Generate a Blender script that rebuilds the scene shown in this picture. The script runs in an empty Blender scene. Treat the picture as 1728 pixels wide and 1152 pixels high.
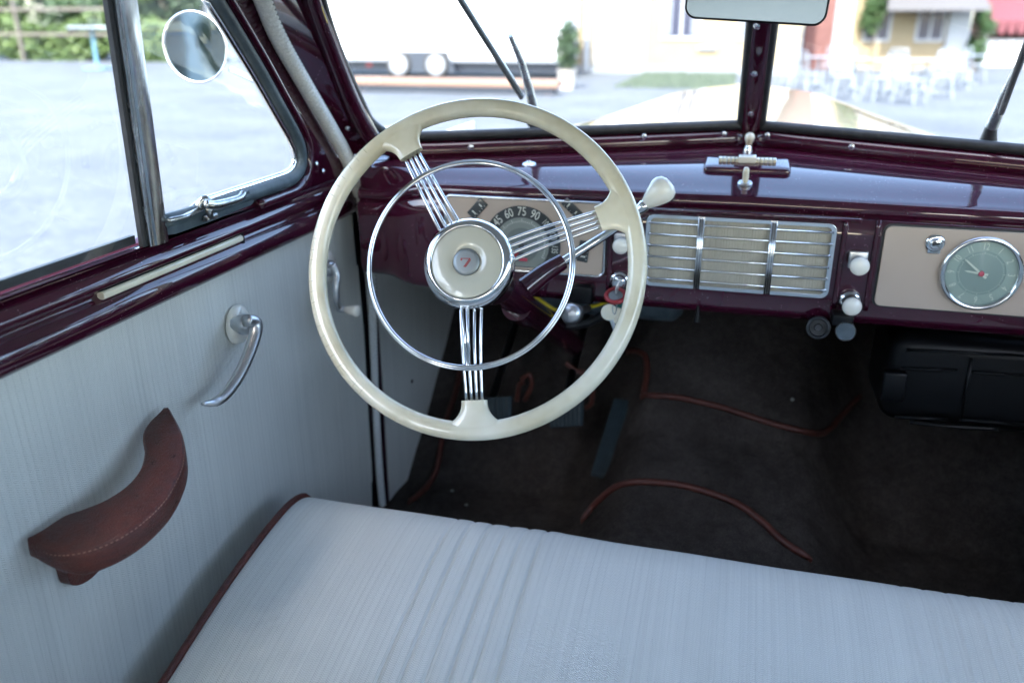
import bpy, bmesh, math, random
from mathutils import Vector as V, Matrix
from mathutils.geometry import tessellate_polygon
from mathutils.bvhtree import BVHTree
random.seed(7)
R = math.radians
PI = math.pi
scene = bpy.context.scene
COL = scene.collection

# ------------------------------------------------------------------ camera
F = 1400.0                                  # focal length in photo pixels (1728 wide)
PITCH = math.atan(530/1400); YAW = math.atan(400/math.hypot(1400, 530))
EYE = V((0, 0, 1.38))
FW = V((-math.sin(YAW)*math.cos(PITCH), math.cos(YAW)*math.cos(PITCH), -math.sin(PITCH)))
RT = V((math.cos(YAW), math.sin(YAW), 0))
UP = RT.cross(FW)
cam = bpy.data.cameras.new('camera'); co = bpy.data.objects.new('camera', cam); COL.objects.link(co)
co.matrix_world = Matrix(((RT.x, UP.x, -FW.x, EYE.x), (RT.y, UP.y, -FW.y, EYE.y), (RT.z, UP.z, -FW.z, EYE.z), (0, 0, 0, 1)))
cam.sensor_width = 36; cam.lens = 36*F/1728; cam.clip_start = .02; cam.clip_end = 1500
cam.dof.use_dof = True; cam.dof.focus_distance = 1.02; cam.dof.aperture_fstop = 3.3
scene.camera = co

# ------------------------------------------------------------------ sky and sun
SUN_EL, SUN_AZ = R(48), R(184)              # sun stands behind the car
w = bpy.data.worlds.new('World'); scene.world = w; w.use_nodes = True
wn = w.node_tree.nodes; wl = w.node_tree.links
sky = wn.new('ShaderNodeTexSky'); sky.sky_type = 'NISHITA'; sky.sun_disc = False
sky.sun_elevation = SUN_EL; sky.sun_rotation = SUN_AZ; sky.air_density = 1.0; sky.dust_density = 2.0; sky.ozone_density = .6
bg = wn['Background']; bg.inputs['Strength'].default_value = 0.15
wl.new(sky.outputs[0], bg.inputs['Color'])
sl = bpy.data.lights.new('sun', 'SUN'); sl.energy = 2.0; sl.angle = R(.5); sl.color = (1, .95, .87)
so = bpy.data.objects.new('sun', sl); COL.objects.link(so)
sd = V((math.sin(SUN_AZ)*math.cos(SUN_EL), math.cos(SUN_AZ)*math.cos(SUN_EL), math.sin(SUN_EL)))
so.rotation_euler = sd.to_track_quat('Z', 'Y').to_euler(); so.location = (0, -20, 30)
scene.view_settings.view_transform = 'Standard'; scene.view_settings.look = 'None'
scene.view_settings.exposure = 3.25; scene.view_settings.gamma = 1.0; scene.view_settings.use_curve_mapping = False
scene.render.engine = 'CYCLES'
scene.cycles.max_bounces = 12; scene.cycles.diffuse_bounces = 6; scene.cycles.glossy_bounces = 6
scene.cycles.transparent_max_bounces = 16; scene.cycles.use_denoising = True
scene.cycles.caustics_reflective = False; scene.cycles.caustics_refractive = False
scene.cycles.sample_clamp_indirect = 6

# ------------------------------------------------------------------ photo pixel -> point on a real plane
def ray(x, y): return (FW*F + RT*(x-864) + UP*(576-y)).normalized()
def onX(x, y, v): d = ray(x, y); return EYE + d*((v-EYE.x)/d.x)
def onY(x, y, v): d = ray(x, y); return EYE + d*((v-EYE.y)/d.y)
def onZ(x, y, v): d = ray(x, y); return EYE + d*((v-EYE.z)/d.z)
def onD(x, y, v): d = ray(x, y); return EYE + d*(v/d.dot(FW))
def onP(x, y, p, n): d = ray(x, y); return EYE + d*((p-EYE).dot(n)/d.dot(n))

# ------------------------------------------------------------------ materials
MATS = {}
def mat(name, base=(.5,.5,.5), rough=.5, metal=0., coat=0., spec=.5, **k):
    m = bpy.data.materials.new(name); m.use_nodes = True
    b = m.node_tree.nodes['Principled BSDF']
    b.inputs['Base Color'].default_value = (*base, 1); b.inputs['Roughness'].default_value = rough
    b.inputs['Metallic'].default_value = metal; b.inputs['Coat Weight'].default_value = coat
    b.inputs['Coat Roughness'].default_value = k.get('cr', .03)
    b.inputs['Specular IOR Level'].default_value = spec
    if 'sss' in k:
        b.inputs['Subsurface Weight'].default_value = k['sss']; b.inputs['Subsurface Radius'].default_value = (.004,.003,.002)
    if 'sheen' in k: b.inputs['Sheen Weight'].default_value = k['sheen']; b.inputs['Sheen Roughness'].default_value = .4
    MATS[name] = m; return m
class NT:
    def __init__(s, m): s.t = m.node_tree; s.n = s.t.nodes; s.l = s.t.links; s.b = s.n.get('Principled BSDF')
    def new(s, ty, **k):
        n = s.n.new(ty)
        for a, v in k.items(): setattr(n, a, v)
        return n
    def math(s, op, a, b=None, c=None):
        n = s.n.new('ShaderNodeMath'); n.operation = op
        for i, v in enumerate((a, b, c)):
            if v is None: continue
            if isinstance(v, (int, float)): n.inputs[i].default_value = v
            else: s.l.new(v, n.inputs[i])
        return n.outputs[0]
    def coords(s):
        tc = s.new('ShaderNodeTexCoord'); sp = s.new('ShaderNodeSeparateXYZ'); s.l.new(tc.outputs['Object'], sp.inputs[0]); return tc.outputs['Object'], sp.outputs
    def noise(s, vec, scale, detail=3., rough=.5, mul=None):
        if mul:
            mp = s.new('ShaderNodeMapping'); s.l.new(vec, mp.inputs[0]); mp.inputs['Scale'].default_value = mul; vec = mp.outputs[0]
        n = s.new('ShaderNodeTexNoise'); s.l.new(vec, n.inputs['Vector']); n.inputs['Scale'].default_value = scale
        n.inputs['Detail'].default_value = detail; n.inputs['Roughness'].default_value = rough; return n.outputs['Fac']
    def ramp(s, fac, stops):
        r = s.new('ShaderNodeValToRGB'); s.l.new(fac, r.inputs[0]); e = r.color_ramp.elements
        e[0].position, e[0].color = stops[0][0], (*stops[0][1], 1); e[1].position, e[1].color = stops[-1][0], (*stops[-1][1], 1)
        for p, c in stops[1:-1]: q = e.new(p); q.color = (*c, 1)
        return r.outputs[0]
    def bump(s, h, strength, dist=.001):
        b = s.new('ShaderNodeBump'); b.inputs['Strength'].default_value = strength; b.inputs['Distance'].default_value = dist
        s.l.new(h, b.inputs['Height']); s.l.new(b.outputs[0], s.b.inputs['Normal'])
    def color(s, c): s.l.new(c, s.b.inputs['Base Color'])
    def rough(s, c): s.l.new(c, s.b.inputs['Roughness'])
def speckle(name, c1, c2, scale, rough=.6, bump=.2, dist=.001, detail=4, **k):
    m = mat(name, c1, rough, **k); t = NT(m); v, _ = t.coords(); f = t.noise(v, scale, detail, .6)
    t.color(t.ramp(f, [(.3, c1), (.7, c2)]));
    if bump: t.bump(f, bump, dist)
    return m
# paint: deep maroon enamel, small orange-peel and dust
m = mat('maroon_paint', (.03,.004,.012), .45, coat=1.0, cr=.035, spec=.05); t = NT(m); v, _ = t.coords()
t.color(t.ramp(t.noise(v, 6, 3), [(.3, (.032,.0018,.011)), (.7, (.046,.0028,.016))]))
m.node_tree.nodes['Principled BSDF'].inputs['Coat IOR'].default_value = 1.7
vo = t.new('ShaderNodeTexVoronoi'); vo.inputs['Scale'].default_value = 210; t.l.new(v, vo.inputs['Vector'])
spk = t.math('MULTIPLY', t.math('LESS_THAN', vo.outputs['Distance'], .10), t.math('GREATER_THAN', t.noise(v, 30, 3), .53))
mx = t.new('ShaderNodeMix', data_type='RGBA'); t.l.new(spk, mx.inputs[0]); t.l.new(t.b.inputs['Base Color'].links[0].from_socket, mx.inputs[6]); mx.inputs[7].default_value = (.35,.32,.33,1); t.color(mx.outputs[2])
t.l.new(t.ramp(t.noise(v, 1., 6, .7, (60,12,60)), [(.5, (.025,)*3), (.85, (.09,)*3)]), t.b.inputs['Coat Roughness'])
bb = t.new('ShaderNodeBump'); bb.inputs['Strength'].default_value = .035; bb.inputs['Distance'].default_value = .001; t.l.new(t.noise(v, 18, 1), bb.inputs['Height']); t.l.new(bb.outputs[0], t.b.inputs['Coat Normal'])
m = mat('dark_maroon', (.016,.003,.008), .4, coat=.3, spec=.2)
m = mat('chrome', (.78,.8,.82), .09, 1.); t = NT(m); v, _ = t.coords()
t.rough(t.ramp(t.noise(v, 120, 6, .7), [(.4, (.06,)*3), (.62, (.14,)*3), (.75, (.32,)*3)]))
t.color(t.ramp(t.noise(v, 260, 6, .75), [(.3, (.8,.82,.84)), (.66, (.72,.74,.76)), (.74, (.3,.31,.3))]))
m = mat('worn_chrome', (.5,.52,.53), .22, 1.); t = NT(m); v, _ = t.coords()
f = t.noise(v, 45, 7, .7); t.rough(t.ramp(f, [(.35, (.16,)*3), (.7, (.5,)*3)])); t.color(t.ramp(f, [(.35, (.6,.62,.63)), (.7, (.2,.21,.2))])); t.bump(f, .04)
m = mat('post_chrome', (.5,.52,.54), .2, 1.); t = NT(m); v, _ = t.coords(); f = t.noise(v, 1., 5, .7, (90,90,9)); t.rough(t.ramp(f, [(.3, (.12,)*3), (.7, (.32,)*3)])); t.color(t.ramp(t.noise(v, 1., 5, .7, (40,40,14)), [(.35, (.58,.6,.62)), (.7, (.3,.32,.33))]))
mat('grille_chrome', (.82,.84,.86), .17, 1.)
mat('satin_metal', (.62,.63,.64), .32, 1.)
m = mat('ivory', (.72,.65,.5), .22, coat=.6, sss=.15); t = NT(m); v, _ = t.coords()
t.color(t.ramp(t.noise(v, 14, 5, .6), [(.3, (.68,.62,.47)), (.55, (.76,.72,.58)), (.8, (.8,.77,.64))]))
m = mat('cracked_ivory', (.68,.62,.44), .2, coat=.7, sss=.15); t = NT(m); v, so_ = t.coords()
ang = t.math('ARCTAN2', so_[1], so_[0]); n1 = t.noise(v, 22, 2)
ph = t.math('FRACT', t.math('ADD', t.math('MULTIPLY', ang, 14.3), t.math('MULTIPLY', n1, .9)))
crack = t.math('LESS_THAN', t.math('ABSOLUTE', t.math('SUBTRACT', ph, .5)), .011)
zone = t.math('MULTIPLY', t.math('GREATER_THAN', t.math('ABSOLUTE', ang), 2.25), t.math('GREATER_THAN', t.noise(v, 30, 1), .42))
outer = t.math('GREATER_THAN', t.math('ADD', t.math('POWER', so_[0], 2.), t.math('POWER', so_[1], 2.)), .0425)
cz = t.math('MULTIPLY', t.math('MULTIPLY', crack, zone), outer)
basec = t.ramp(t.noise(v, 9, 4, .6), [(.34, (.58,.51,.34)), (.5, (.71,.655,.49)), (.68, (.79,.745,.60))])
mx = t.new('ShaderNodeMix', data_type='RGBA'); t.l.new(cz, mx.inputs[0]); t.l.new(basec, mx.inputs[6]); mx.inputs[7].default_value = (.12,.09,.04,1)
t.color(mx.outputs[2])
mat('white_plastic', (.82,.79,.70), .25, coat=.5, sss=.1)
m = speckle('beige_panel', (.47,.37,.29), (.5,.40,.32), 5, .3, 0, coat=.6)
m = speckle('hub_beige', (.42,.40,.32), (.47,.45,.36), 5, .2, 0, coat=.8)
mat('dial_black', (.04,.045,.045), .35, coat=.4); mat('dial_grey', (.15,.17,.155), .45); mat('dial_mid', (.22,.24,.21), .45)
mat('numeral', (.72,.72,.62), .5); mat('red_paint', (.33,.015,.02), .35, coat=.4); mat('pink_red', (.55,.06,.1), .4)
mat('clock_face', (.27,.33,.30), .4, coat=.3); mat('clock_ring', (.36,.42,.37), .35, coat=.3)
mat('emblem_grey', (.26,.28,.28), .45, .6)
speckle('black_rubber', (.012,.014,.016), (.03,.032,.035), 60, .5, .15)
speckle('aged_rubber', (.035,.055,.068), (.08,.11,.13), 40, .55, .3)
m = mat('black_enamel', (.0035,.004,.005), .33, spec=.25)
mat('teal_plastic', (.01,.09,.08), .3, coat=.5); mat('yellow_wire', (.75,.6,.03), .4)
mat('cream_paint', (.27,.22,.115), .25, coat=1.)
mat('yellow_edge', (.6,.45,.1), .4)
# woven cloth: fine herringbone, stripes run along one axis
def cloth(name, u, vv, c1, c2, c3, period=.0045, bumpd=.0006):
    m = mat(name, c1, .95, spec=.15, sheen=.25); t = NT(m); v, s = t.coords()
    U, W = s[u], s[vv]
    tri = t.math('PINGPONG', t.math('MULTIPLY', U, 1/period), 1.0)
    her = t.math('SINE', t.math('MULTIPLY', t.math('ADD', t.math('MULTIPLY', W, 1/.0026), t.math('MULTIPLY', tri, 1.1)), 2*PI))
    her = t.math('ADD', t.math('MULTIPLY', her, .5), .5)
    mul = [3.]*3; mul[u] = 260.
    streak = t.noise(v, 1., 3, .7, mul)
    mul2 = [1.]*3; mul2[u] = 55.
    broad = t.noise(v, 1., 2, .6, mul2)
    fine = t.noise(v, 900, 2)
    soil = t.noise(v, 5, 4, .6)
    sat = t.math('LESS_THAN', t.math('FRACT', t.math('MULTIPLY', U, .5/period)), .16)
    f = t.math('ADD', t.math('MULTIPLY', her, .34), t.math('MULTIPLY', streak, .34))
    f = t.math('ADD', f, t.math('MULTIPLY', broad, .24)); f = t.math('ADD', f, t.math('MULTIPLY', fine, .40)); f = t.math('SUBTRACT', f, t.math('MULTIPLY', sat, .07))
    f = t.math('ADD', f, t.math('MULTIPLY', soil, .18))
    t.color(t.ramp(t.math('MULTIPLY', f, .9), [(.38, c3), (.62, c1), (.85, c2)]))
    h = t.math('ADD', t.math('MULTIPLY', her, .6), t.math('ADD', t.math('MULTIPLY', streak, .5), t.math('MULTIPLY', fine, .7)))
    t.bump(h, .8, bumpd*1.3); return m
cloth('door_cloth', 1, 2, (.62,.62,.57), (.74,.74,.69), (.46,.46,.43))
cloth('seat_cloth', 0, 1, (.655,.665,.625), (.77,.78,.735), (.53,.54,.51))
cloth('speaker_cloth', 0, 2, (.46,.42,.33), (.64,.6,.49), (.26,.235,.18), period=.002)
cloth('headliner', 0, 1, (.58,.58,.57), (.63,.63,.62), (.53,.53,.52))
# leather
speckle('pedal_rubber', (.012,.026,.034), (.024,.044,.055), 60, .5, .15)
speckle('rope_cloth', (.62,.63,.60), (.8,.8,.78), 300, .9, .3)
m = mat('brown_leather', (.1,.02,.012), .38, spec=.5); t = NT(m); v, _ = t.coords()
vo = t.new('ShaderNodeTexVoronoi', feature='DISTANCE_TO_EDGE'); vo.inputs['Scale'].default_value = 420; t.l.new(v, vo.inputs['Vector'])
wr = t.noise(v, 60, 5, .65, (1, 1, 3)); hh = t.math('ADD', t.math('MULTIPLY', vo.outputs[0], .8), t.math('MULTIPLY', wr, 1.4))
t.bump(hh, .7, .0018); t.color(t.ramp(wr, [(.3, (.055,.011,.007)), (.7, (.12,.026,.016))])); t.rough(t.ramp(wr, [(.3, (.26,)*3), (.7, (.42,)*3)]))
speckle('red_piping', (.065,.018,.013), (.11,.032,.022), 60, .5, .2)
speckle('stitching', (.25,.13,.09), (.4,.22,.16), 300, .7, 0)
# carpet
m = mat('carpet', (.03,.026,.026), 1., spec=.0); t = NT(m); v, _ = t.coords()
a = t.noise(v, 500, 3, .8); b_ = t.noise(v, 9, 5, .65); c_ = t.noise(v, 60, 4, .7)
f = t.math('ADD', t.math('MULTIPLY', a, .60), t.math('ADD', t.math('MULTIPLY', b_, .28), t.math('MULTIPLY', c_, .25)))
t.color(t.ramp(f, [(.36, (.020,.0165,.0155)), (.53, (.043,.037,.034)), (.70, (.09,.078,.072))])); t.bump(t.math('ADD', a, t.math('MULTIPLY', c_, 2.)), .7, .002)
# glass: a thin pane, clear with a Fresnel reflection and a little dust
def glass(name, tint=(.96,.985,.98), dust=.02, refl=1.):
    m = bpy.data.materials.new(name); m.use_nodes = True; n = m.node_tree.nodes; l = m.node_tree.links; n.clear()
    o = n.new('ShaderNodeOutputMaterial'); tr = n.new('ShaderNodeBsdfTransparent'); tr.inputs[0].default_value = (*tint, 1)
    g = n.new('ShaderNodeBsdfGlossy'); g.inputs['Roughness'].default_value = .01
    lw = n.new('ShaderNodeLayerWeight'); lw.inputs[0].default_value = .5; pw = n.new('ShaderNodeMath'); pw.operation = 'POWER'; l.new(lw.outputs['Facing'], pw.inputs[0]); pw.inputs[1].default_value = 5
    fr = n.new('ShaderNodeMath'); fr.operation = 'MULTIPLY_ADD'; l.new(pw.outputs[0], fr.inputs[0]); fr.inputs[1].default_value = .9; fr.inputs[2].default_value = .07; mx = n.new('ShaderNodeMixShader')
    mu = n.new('ShaderNodeMath'); mu.operation = 'MULTIPLY'; mu.inputs[1].default_value = refl; l.new(fr.outputs[0], mu.inputs[0])
    l.new(mu.outputs[0], mx.inputs[0]); l.new(tr.outputs[0], mx.inputs[1]); l.new(g.outputs[0], mx.inputs[2])
    df = n.new('ShaderNodeBsdfDiffuse'); df.inputs[0].default_value = (.7,.72,.72,1)
    tc = n.new('ShaderNodeTexCoord'); vo = n.new('ShaderNodeTexVoronoi'); vo.inputs['Scale'].default_value = 90; l.new(tc.outputs['Object'], vo.inputs['Vector'])
    no = n.new('ShaderNodeTexNoise'); no.inputs['Scale'].default_value = 9; no.inputs['Detail'].default_value = 6; l.new(tc.outputs['Object'], no.inputs['Vector'])
    sp = n.new('ShaderNodeMath'); sp.operation = 'LESS_THAN'; l.new(vo.outputs['Distance'], sp.inputs[0]); sp.inputs[1].default_value = .055
    ad = n.new('ShaderNodeMath'); ad.operation = 'MULTIPLY_ADD'; l.new(sp.outputs[0], ad.inputs[0]); ad.inputs[1].default_value = .25
    ml = n.new('ShaderNodeMath'); ml.operation = 'MULTIPLY'; l.new(no.outputs['Fac'], ml.inputs[0]); ml.inputs[1].default_value = dust*2
    l.new(ml.outputs[0], ad.inputs[2]); m2 = n.new('ShaderNodeMixShader'); l.new(ad.outputs[0], m2.inputs[0])
    l.new(mx.outputs[0], m2.inputs[1]); l.new(df.outputs[0], m2.inputs[2]); l.new(m2.outputs[0], o.inputs[0]); MATS[name] = m
glass('window_glass'); glass('dial_glass', (.93,.97,.95), .01, .8)
mat('mirror_silver', (.42,.50,.49), .05, 1.)
mat('rear_mirror_silver', (.34,.40,.39), .15, 1.)
# outside
m = speckle('gravel', (.052,.060,.068), (.098,.108,.118), 14, .95, .6, .01, detail=10)
t = NT(m); v, _ = t.coords(); f = t.math('ADD', t.math('MULTIPLY', t.noise(v, 11, 8, .75), .6), t.math('MULTIPLY', t.noise(v, .55, 5, .7), .4)); t.color(t.ramp(f, [(.38, (.034,.043,.054)), (.5, (.064,.076,.090)), (.62, (.10,.114,.13))]))
speckle('grass', (.05,.075,.055), (.08,.105,.075), 8, .9, .5, .02)
mat('white_panel', (.55,.56,.58), .35); speckle('yellow_wall', (.20,.165,.105), (.23,.19,.12), 2, .9, .1); mat('white_trim', (.26,.28,.3), .6)
mat('grey_base', (.17,.19,.21), .9); mat('window_dark', (.03,.035,.06), .2, spec=.3); speckle('brick_red', (.10,.045,.042), (.15,.07,.062), 3, .9, 0)
mat('roof_tile', (.07,.07,.075), .7); mat('red_awning', (.11,.03,.04), .8); mat('orange_beam', (.19,.12,.09), .7)
mat('chassis_grey', (.02,.028,.042), .5); mat('wheel_white', (.2,.22,.25), .5); mat('tyre', (.03,.03,.03), .8)
mat('chair_white', (.22,.25,.28), .4, .2); mat('blue_steel', (.1,.22,.3), .5); mat('fence_wood', (.09,.08,.07), .9)
mat('curtain', (.16,.18,.21), .9); mat('terracotta', (.55,.5,.45), .9); mat('bark', (.08,.06,.045), .9)
for i, (c1, c2) in enumerate((((.015,.04,.012), (.035,.08,.02)), ((.03,.065,.012), (.08,.13,.03)), ((.012,.03,.012), (.03,.06,.02)))):
    m = speckle('leaf_%d' % i, c1, c2, 3, .6, 0)

# ------------------------------------------------------------------ mesh helpers
WL = {}                                     # object -> world location of its origin
def origin(o): return WL.get(o.name, V((0,0,0))) if o else V((0,0,0))
def empty(name, loc=(0,0,0), parent=None, label=None):
    o = bpy.data.objects.new(name, None); COL.objects.link(o); o.empty_display_size = .05
    loc = V(loc); o.location = loc - origin(parent); o.parent = parent; WL[o.name] = loc
    if label: o['label'] = label
    return o
def thing(name, label, cat, loc=(0,0,0), group=None):
    o = empty(name, loc, None, label); o['category'] = cat
    if group: o['group'] = group
    return o
class MB:
    def __init__(s): s.v = []; s.f = []
    def add(s, vs, fs):
        n = len(s.v); s.v += [V(x) for x in vs]; s.f += [tuple(i+n for i in f) for f in fs]; return s
    def box(s, a, b):
        (x0,y0,z0), (x1,y1,z1) = a, b
        return s.add([(x0,y0,z0),(x1,y0,z0),(x1,y1,z0),(x0,y1,z0),(x0,y0,z1),(x1,y0,z1),(x1,y1,z1),(x0,y1,z1)],
                     [(0,3,2,1),(4,5,6,7),(0,1,5,4),(1,2,6,5),(2,3,7,6),(3,0,4,7)])
    def rbox(s, c, size, r=.002, mtx=None, seg=3):      # box with rounded vertical edges and soft top: superellipse slices
        hx, hy, hz = size[0]/2, size[1]/2, size[2]/2; r = min(r, hx, hy, hz)
        rings = []
        prof = [(-hz, r)] + [(-hz + r*(1-math.cos(a)), r*(1-math.sin(a))) for a in [k*PI/2/seg for k in range(1, seg+1)]]
        prof += [(hz - r*(1-math.sin(a)), r*(1-math.cos(a))) for a in [k*PI/2/seg for k in range(0, seg+1)]]
        for z, ins in prof:
            ring = []
            for qx, qy, a0 in ((1,1,0),(-1,1,PI/2),(-1,-1,PI),(1,-1,1.5*PI)):
                for k in range(seg+1):
                    a = a0 + k*PI/2/seg
                    ring.append(V((qx*(hx-r)+math.cos(a)*(r-ins), qy*(hy-r)+math.sin(a)*(r-ins), z)))
            rings.append(ring)
        m = mtx or Matrix.Identity(4); c = V(c)
        rings = [[(m @ p) + c for p in ring] for ring in rings]
        return s.loft(rings, True, caps=True)
    def loft(s, rings, closed=True, loop=False, caps=False):
        n = len(rings[0]); vs = [p for r in rings for p in r]; fs = []
        m = len(rings)
        for i in range(m if loop else m-1):
            a = i*n; b = ((i+1) % m)*n
            for j in range(n if closed else n-1):
                k = (j+1) % n; fs.append((a+j, a+k, b+k, b+j))
        if caps and closed: fs.append(tuple(reversed(range(n)))); fs.append(tuple((m-1)*n+j for j in range(n)))
        return s.add(vs, fs)
    def tube(s, path, r, seg=10, loop=False, caps=True, up=None, ry=None, twist=None):
        path = [V(p) for p in path]; n = len(path); rings = []; prev = None; L = 0
        for i, p in enumerate(path):
            if loop: t = (path[(i+1) % n] - path[i-1]).normalized()
            else: t = (path[min(i+1, n-1)] - path[max(i-1, 0)]).normalized()
            if i: L += (p-path[i-1]).length
            if up is not None: a = (V(up) - t*V(up).dot(t)).normalized()
            elif prev is None: a = t.orthogonal().normalized()
            else: a = (prev - t*prev.dot(t)).normalized()
            prev = a; b = t.cross(a)
            rr = r(i/(n-1)) if callable(r) else r; r2 = (ry(i/(n-1)) if callable(ry) else ry) if ry else rr
            ring = []
            for k in range(seg):
                th = 2*PI*k/seg; q = 1 + (twist[0]*math.sin(twist[1]*th + twist[2]*L) if twist else 0)
                ring.append(p + a*math.cos(th)*rr*q + b*math.sin(th)*r2*q)
            rings.append(ring)
        return s.loft(rings, True, loop, caps and not loop)
    def lathe(s, prof, c, axis, seg=32, caps=True):     # prof: (radius, distance along axis)
        ax = V(axis).normalized(); a = ax.orthogonal().normalized(); b = ax.cross(a); c = V(c)
        rings = [[c + ax*h + (a*math.cos(2*PI*k/seg) + b*math.sin(2*PI*k/seg))*max(r, 1e-5) for k in range(seg)] for r, h in prof]
        return s.loft(rings, True, False, caps)
    def poly(s, pts, holes=(), depth=None):             # flat polygon with holes, given 3D points; optional extrusion vector
        loops = [list(map(V, pts))] + [list(map(V, h)) for h in holes]; allp = [p for l in loops for p in l]
        tris = tessellate_polygon(loops); N = len(allp); fs = [tuple(x) for x in tris]
        if depth is None: return s.add(allp, fs)
        d = V(depth); vs = allp + [p+d for p in allp]; fs += [tuple(reversed([i+N for i in x])) for x in tris]; o = 0
        for l in loops:
            for i in range(len(l)): j = (i+1) % len(l); fs.append((o+i, o+j, o+j+N, o+i+N))
            o += len(l)
        return s.add(vs, fs)
    def build(s, name, m, parent=None, smooth=40, label=None, bevel=None, subsurf=0, local=False):
        me = bpy.data.meshes.new(name); off = V((0,0,0)) if local else origin(parent)
        me.from_pydata([p-off for p in s.v], [], s.f); me.materials.append(MATS[m])
        bm = bmesh.new(); bm.from_mesh(me)
        bmesh.ops.recalc_face_normals(bm, faces=bm.faces)
        bm.to_mesh(me); bm.free()
        if smooth:
            me.polygons.foreach_set('use_smooth', [True]*len(me.polygons))
            if smooth < 180: me.set_sharp_from_angle(angle=R(smooth))
        me.update(); o = bpy.data.objects.new(name, me); COL.objects.link(o); o.parent = parent
        WL[o.name] = off
        if bevel: b = o.modifiers.new('bevel', 'BEVEL'); b.width = bevel; b.segments = 3; b.limit_method = 'ANGLE'; b.angle_limit = R(40)
        if subsurf: q = o.modifiers.new('sub', 'SUBSURF'); q.levels = q.render_levels = subsurf
        if label: o['label'] = label
        return o
def spline(pts, n=8, loop=False):
    P = [V(p) for p in pts]; N = len(P); out = []
    for i in range(N if loop else N-1):
        g = lambda k: P[k % N] if loop else P[max(0, min(N-1, k))]
        p0, p1, p2, p3 = g(i-1), g(i), g(i+1), g(i+2)
        for k in range(n):
            t = k/n; out.append(.5*((2*p1) + (p2-p0)*t + (2*p0-5*p1+4*p2-p3)*t*t + (3*p1-p0-3*p2+p3)*t**3))
    if not loop: out.append(P[-1])
    return out
def rrect(x0, x1, z0, z1, r, y, seg=6):                 # rounded rectangle in a y = const plane
    out = []
    for cx, cz, a0 in ((x1-r, z1-r, 0), (x0+r, z1-r, 90), (x0+r, z0+r, 180), (x1-r, z0+r, 270)):
        for k in range(seg+1): a = R(a0+90*k/seg); out.append(V((cx+r*math.cos(a), y, cz+r*math.sin(a))))
    return out
def text_mb(mb, body, size, M, depth=.0004):
    c = bpy.data.curves.new('t', 'FONT'); c.body = body; c.size = size; c.align_x = 'CENTER'; c.align_y = 'CENTER'; c.extrude = depth; c.resolution_u = 3
    o = bpy.data.objects.new('t', c); COL.objects.link(o); dg = bpy.context.evaluated_depsgraph_get()
    me = bpy.data.meshes.new_from_object(o.evaluated_get(dg))
    mb.add([M @ v.co for v in me.vertices], [tuple(p.vertices) for p in me.polygons])
    bpy.data.objects.remove(o); bpy.data.curves.remove(c); bpy.data.meshes.remove(me)
def frame_m(o, n, up=V((0,0,1))):                      # local x right, y up, z = n
    n = V(n).normalized(); x = V(up).cross(n).normalized(); y = n.cross(x)
    return Matrix(((x.x,y.x,n.x,o[0]),(x.y,y.y,n.y,o[1]),(x.z,y.z,n.z,o[2]),(0,0,0,1)))
def bvh(o):
    me = o.data; off = WL[o.name]
    return BVHTree.FromPolygons([v.co+off for v in me.vertices], [tuple(p.vertices) for p in me.polygons])
def hit(tree, x, y):
    loc, n, i, d = tree.ray_cast(EYE, ray(x, y), 20)
    if loc is None: raise ValueError('no hit %s %s' % (x, y))
    if n.dot(ray(x, y)) > 0: n = -n
    return loc, n
def lerp(a, b, t): return a + (b-a)*t
def sm(a, b, x): t = max(0, min(1, (x-a)/(b-a))); return t*t*(3-2*t)

# ================================================================== the ground and what stands outside
def structure(o, label=None):
    o['kind'] = 'structure'
    if label: o['label'] = label
    return o
g = MB().add([(-500,-500,0),(500,-500,0),(500,500,0),(-500,500,0)], [(0,1,2,3)]).build('ground', 'gravel', None, 0); structure(g, 'pale grey gravel yard around the car')
CX = .0185                                  # centre plane of the car

# --- white box trailer
p0 = onZ(500, 128, 0); YT = p0.y
def tx(px): return onY(px, 100, YT).x
def tz(py, px=750): return onY(px, py, YT).z
xl, xr = tx(470), tx(948)
zb_ = tz(105)
tr = thing('trailer', 'long white box trailer with twin wheels, parked beyond the windscreen', 'trailer', ((xl+xr)/2, YT, 0))
MB().box((xl, YT+.1, zb_), (xr, YT+2.4, zb_+2.3)).build('cargo_box', 'white_panel', tr, bevel=.03)
mb = MB()
for k in range(1, 7): xx = lerp(xl, xr, k/7); mb.box((xx-.012, YT+.085, zb_+.05), (xx+.012, YT+.099, zb_+2.25))
mb.box((xl+.02, YT+.08, zb_+.0), (xr-.02, YT+.098, zb_+.09)); mb.build('side_rails', 'curtain', tr, 0)
mb = MB().box((xl+.2, YT+.3, zb_-.28), (xr-.1, YT+2.2, zb_-.02)); mb.build('chassis', 'chassis_grey', tr, bevel=.01)
a0, a1 = tx(652), tx(768)
MB().poly([(a0, YT+.02, zb_-.3), (a0+.25, YT+.02, tz(87)), (a1-.25, YT+.02, tz(87)), (a1, YT+.02, zb_-.3)], depth=(0,.3,0)).build('mudguard', 'chassis_grey', tr)
for px in (673, 736):
    c = V((tx(px), YT-.03, .37)); wh = empty('wheel', c, tr)
    MB().lathe([(.2,-.02),(.33,-.03),(.37,.02),(.37,.16),(.33,.2)], c, (0,1,0)).build('tyre', 'tyre', wh)
    MB().lathe([(.02,-.06),(.12,-.06),(.2,-.035),(.27,-.04),(.27,.02)], c, (0,1,0)).build('rim', 'wheel_white', wh)
    if px == 673: MB().rbox((tx(616), YT+.27, zb_-.12), (.16,.03,.09), .01).build('side_light', 'red_paint', tr)
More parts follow.
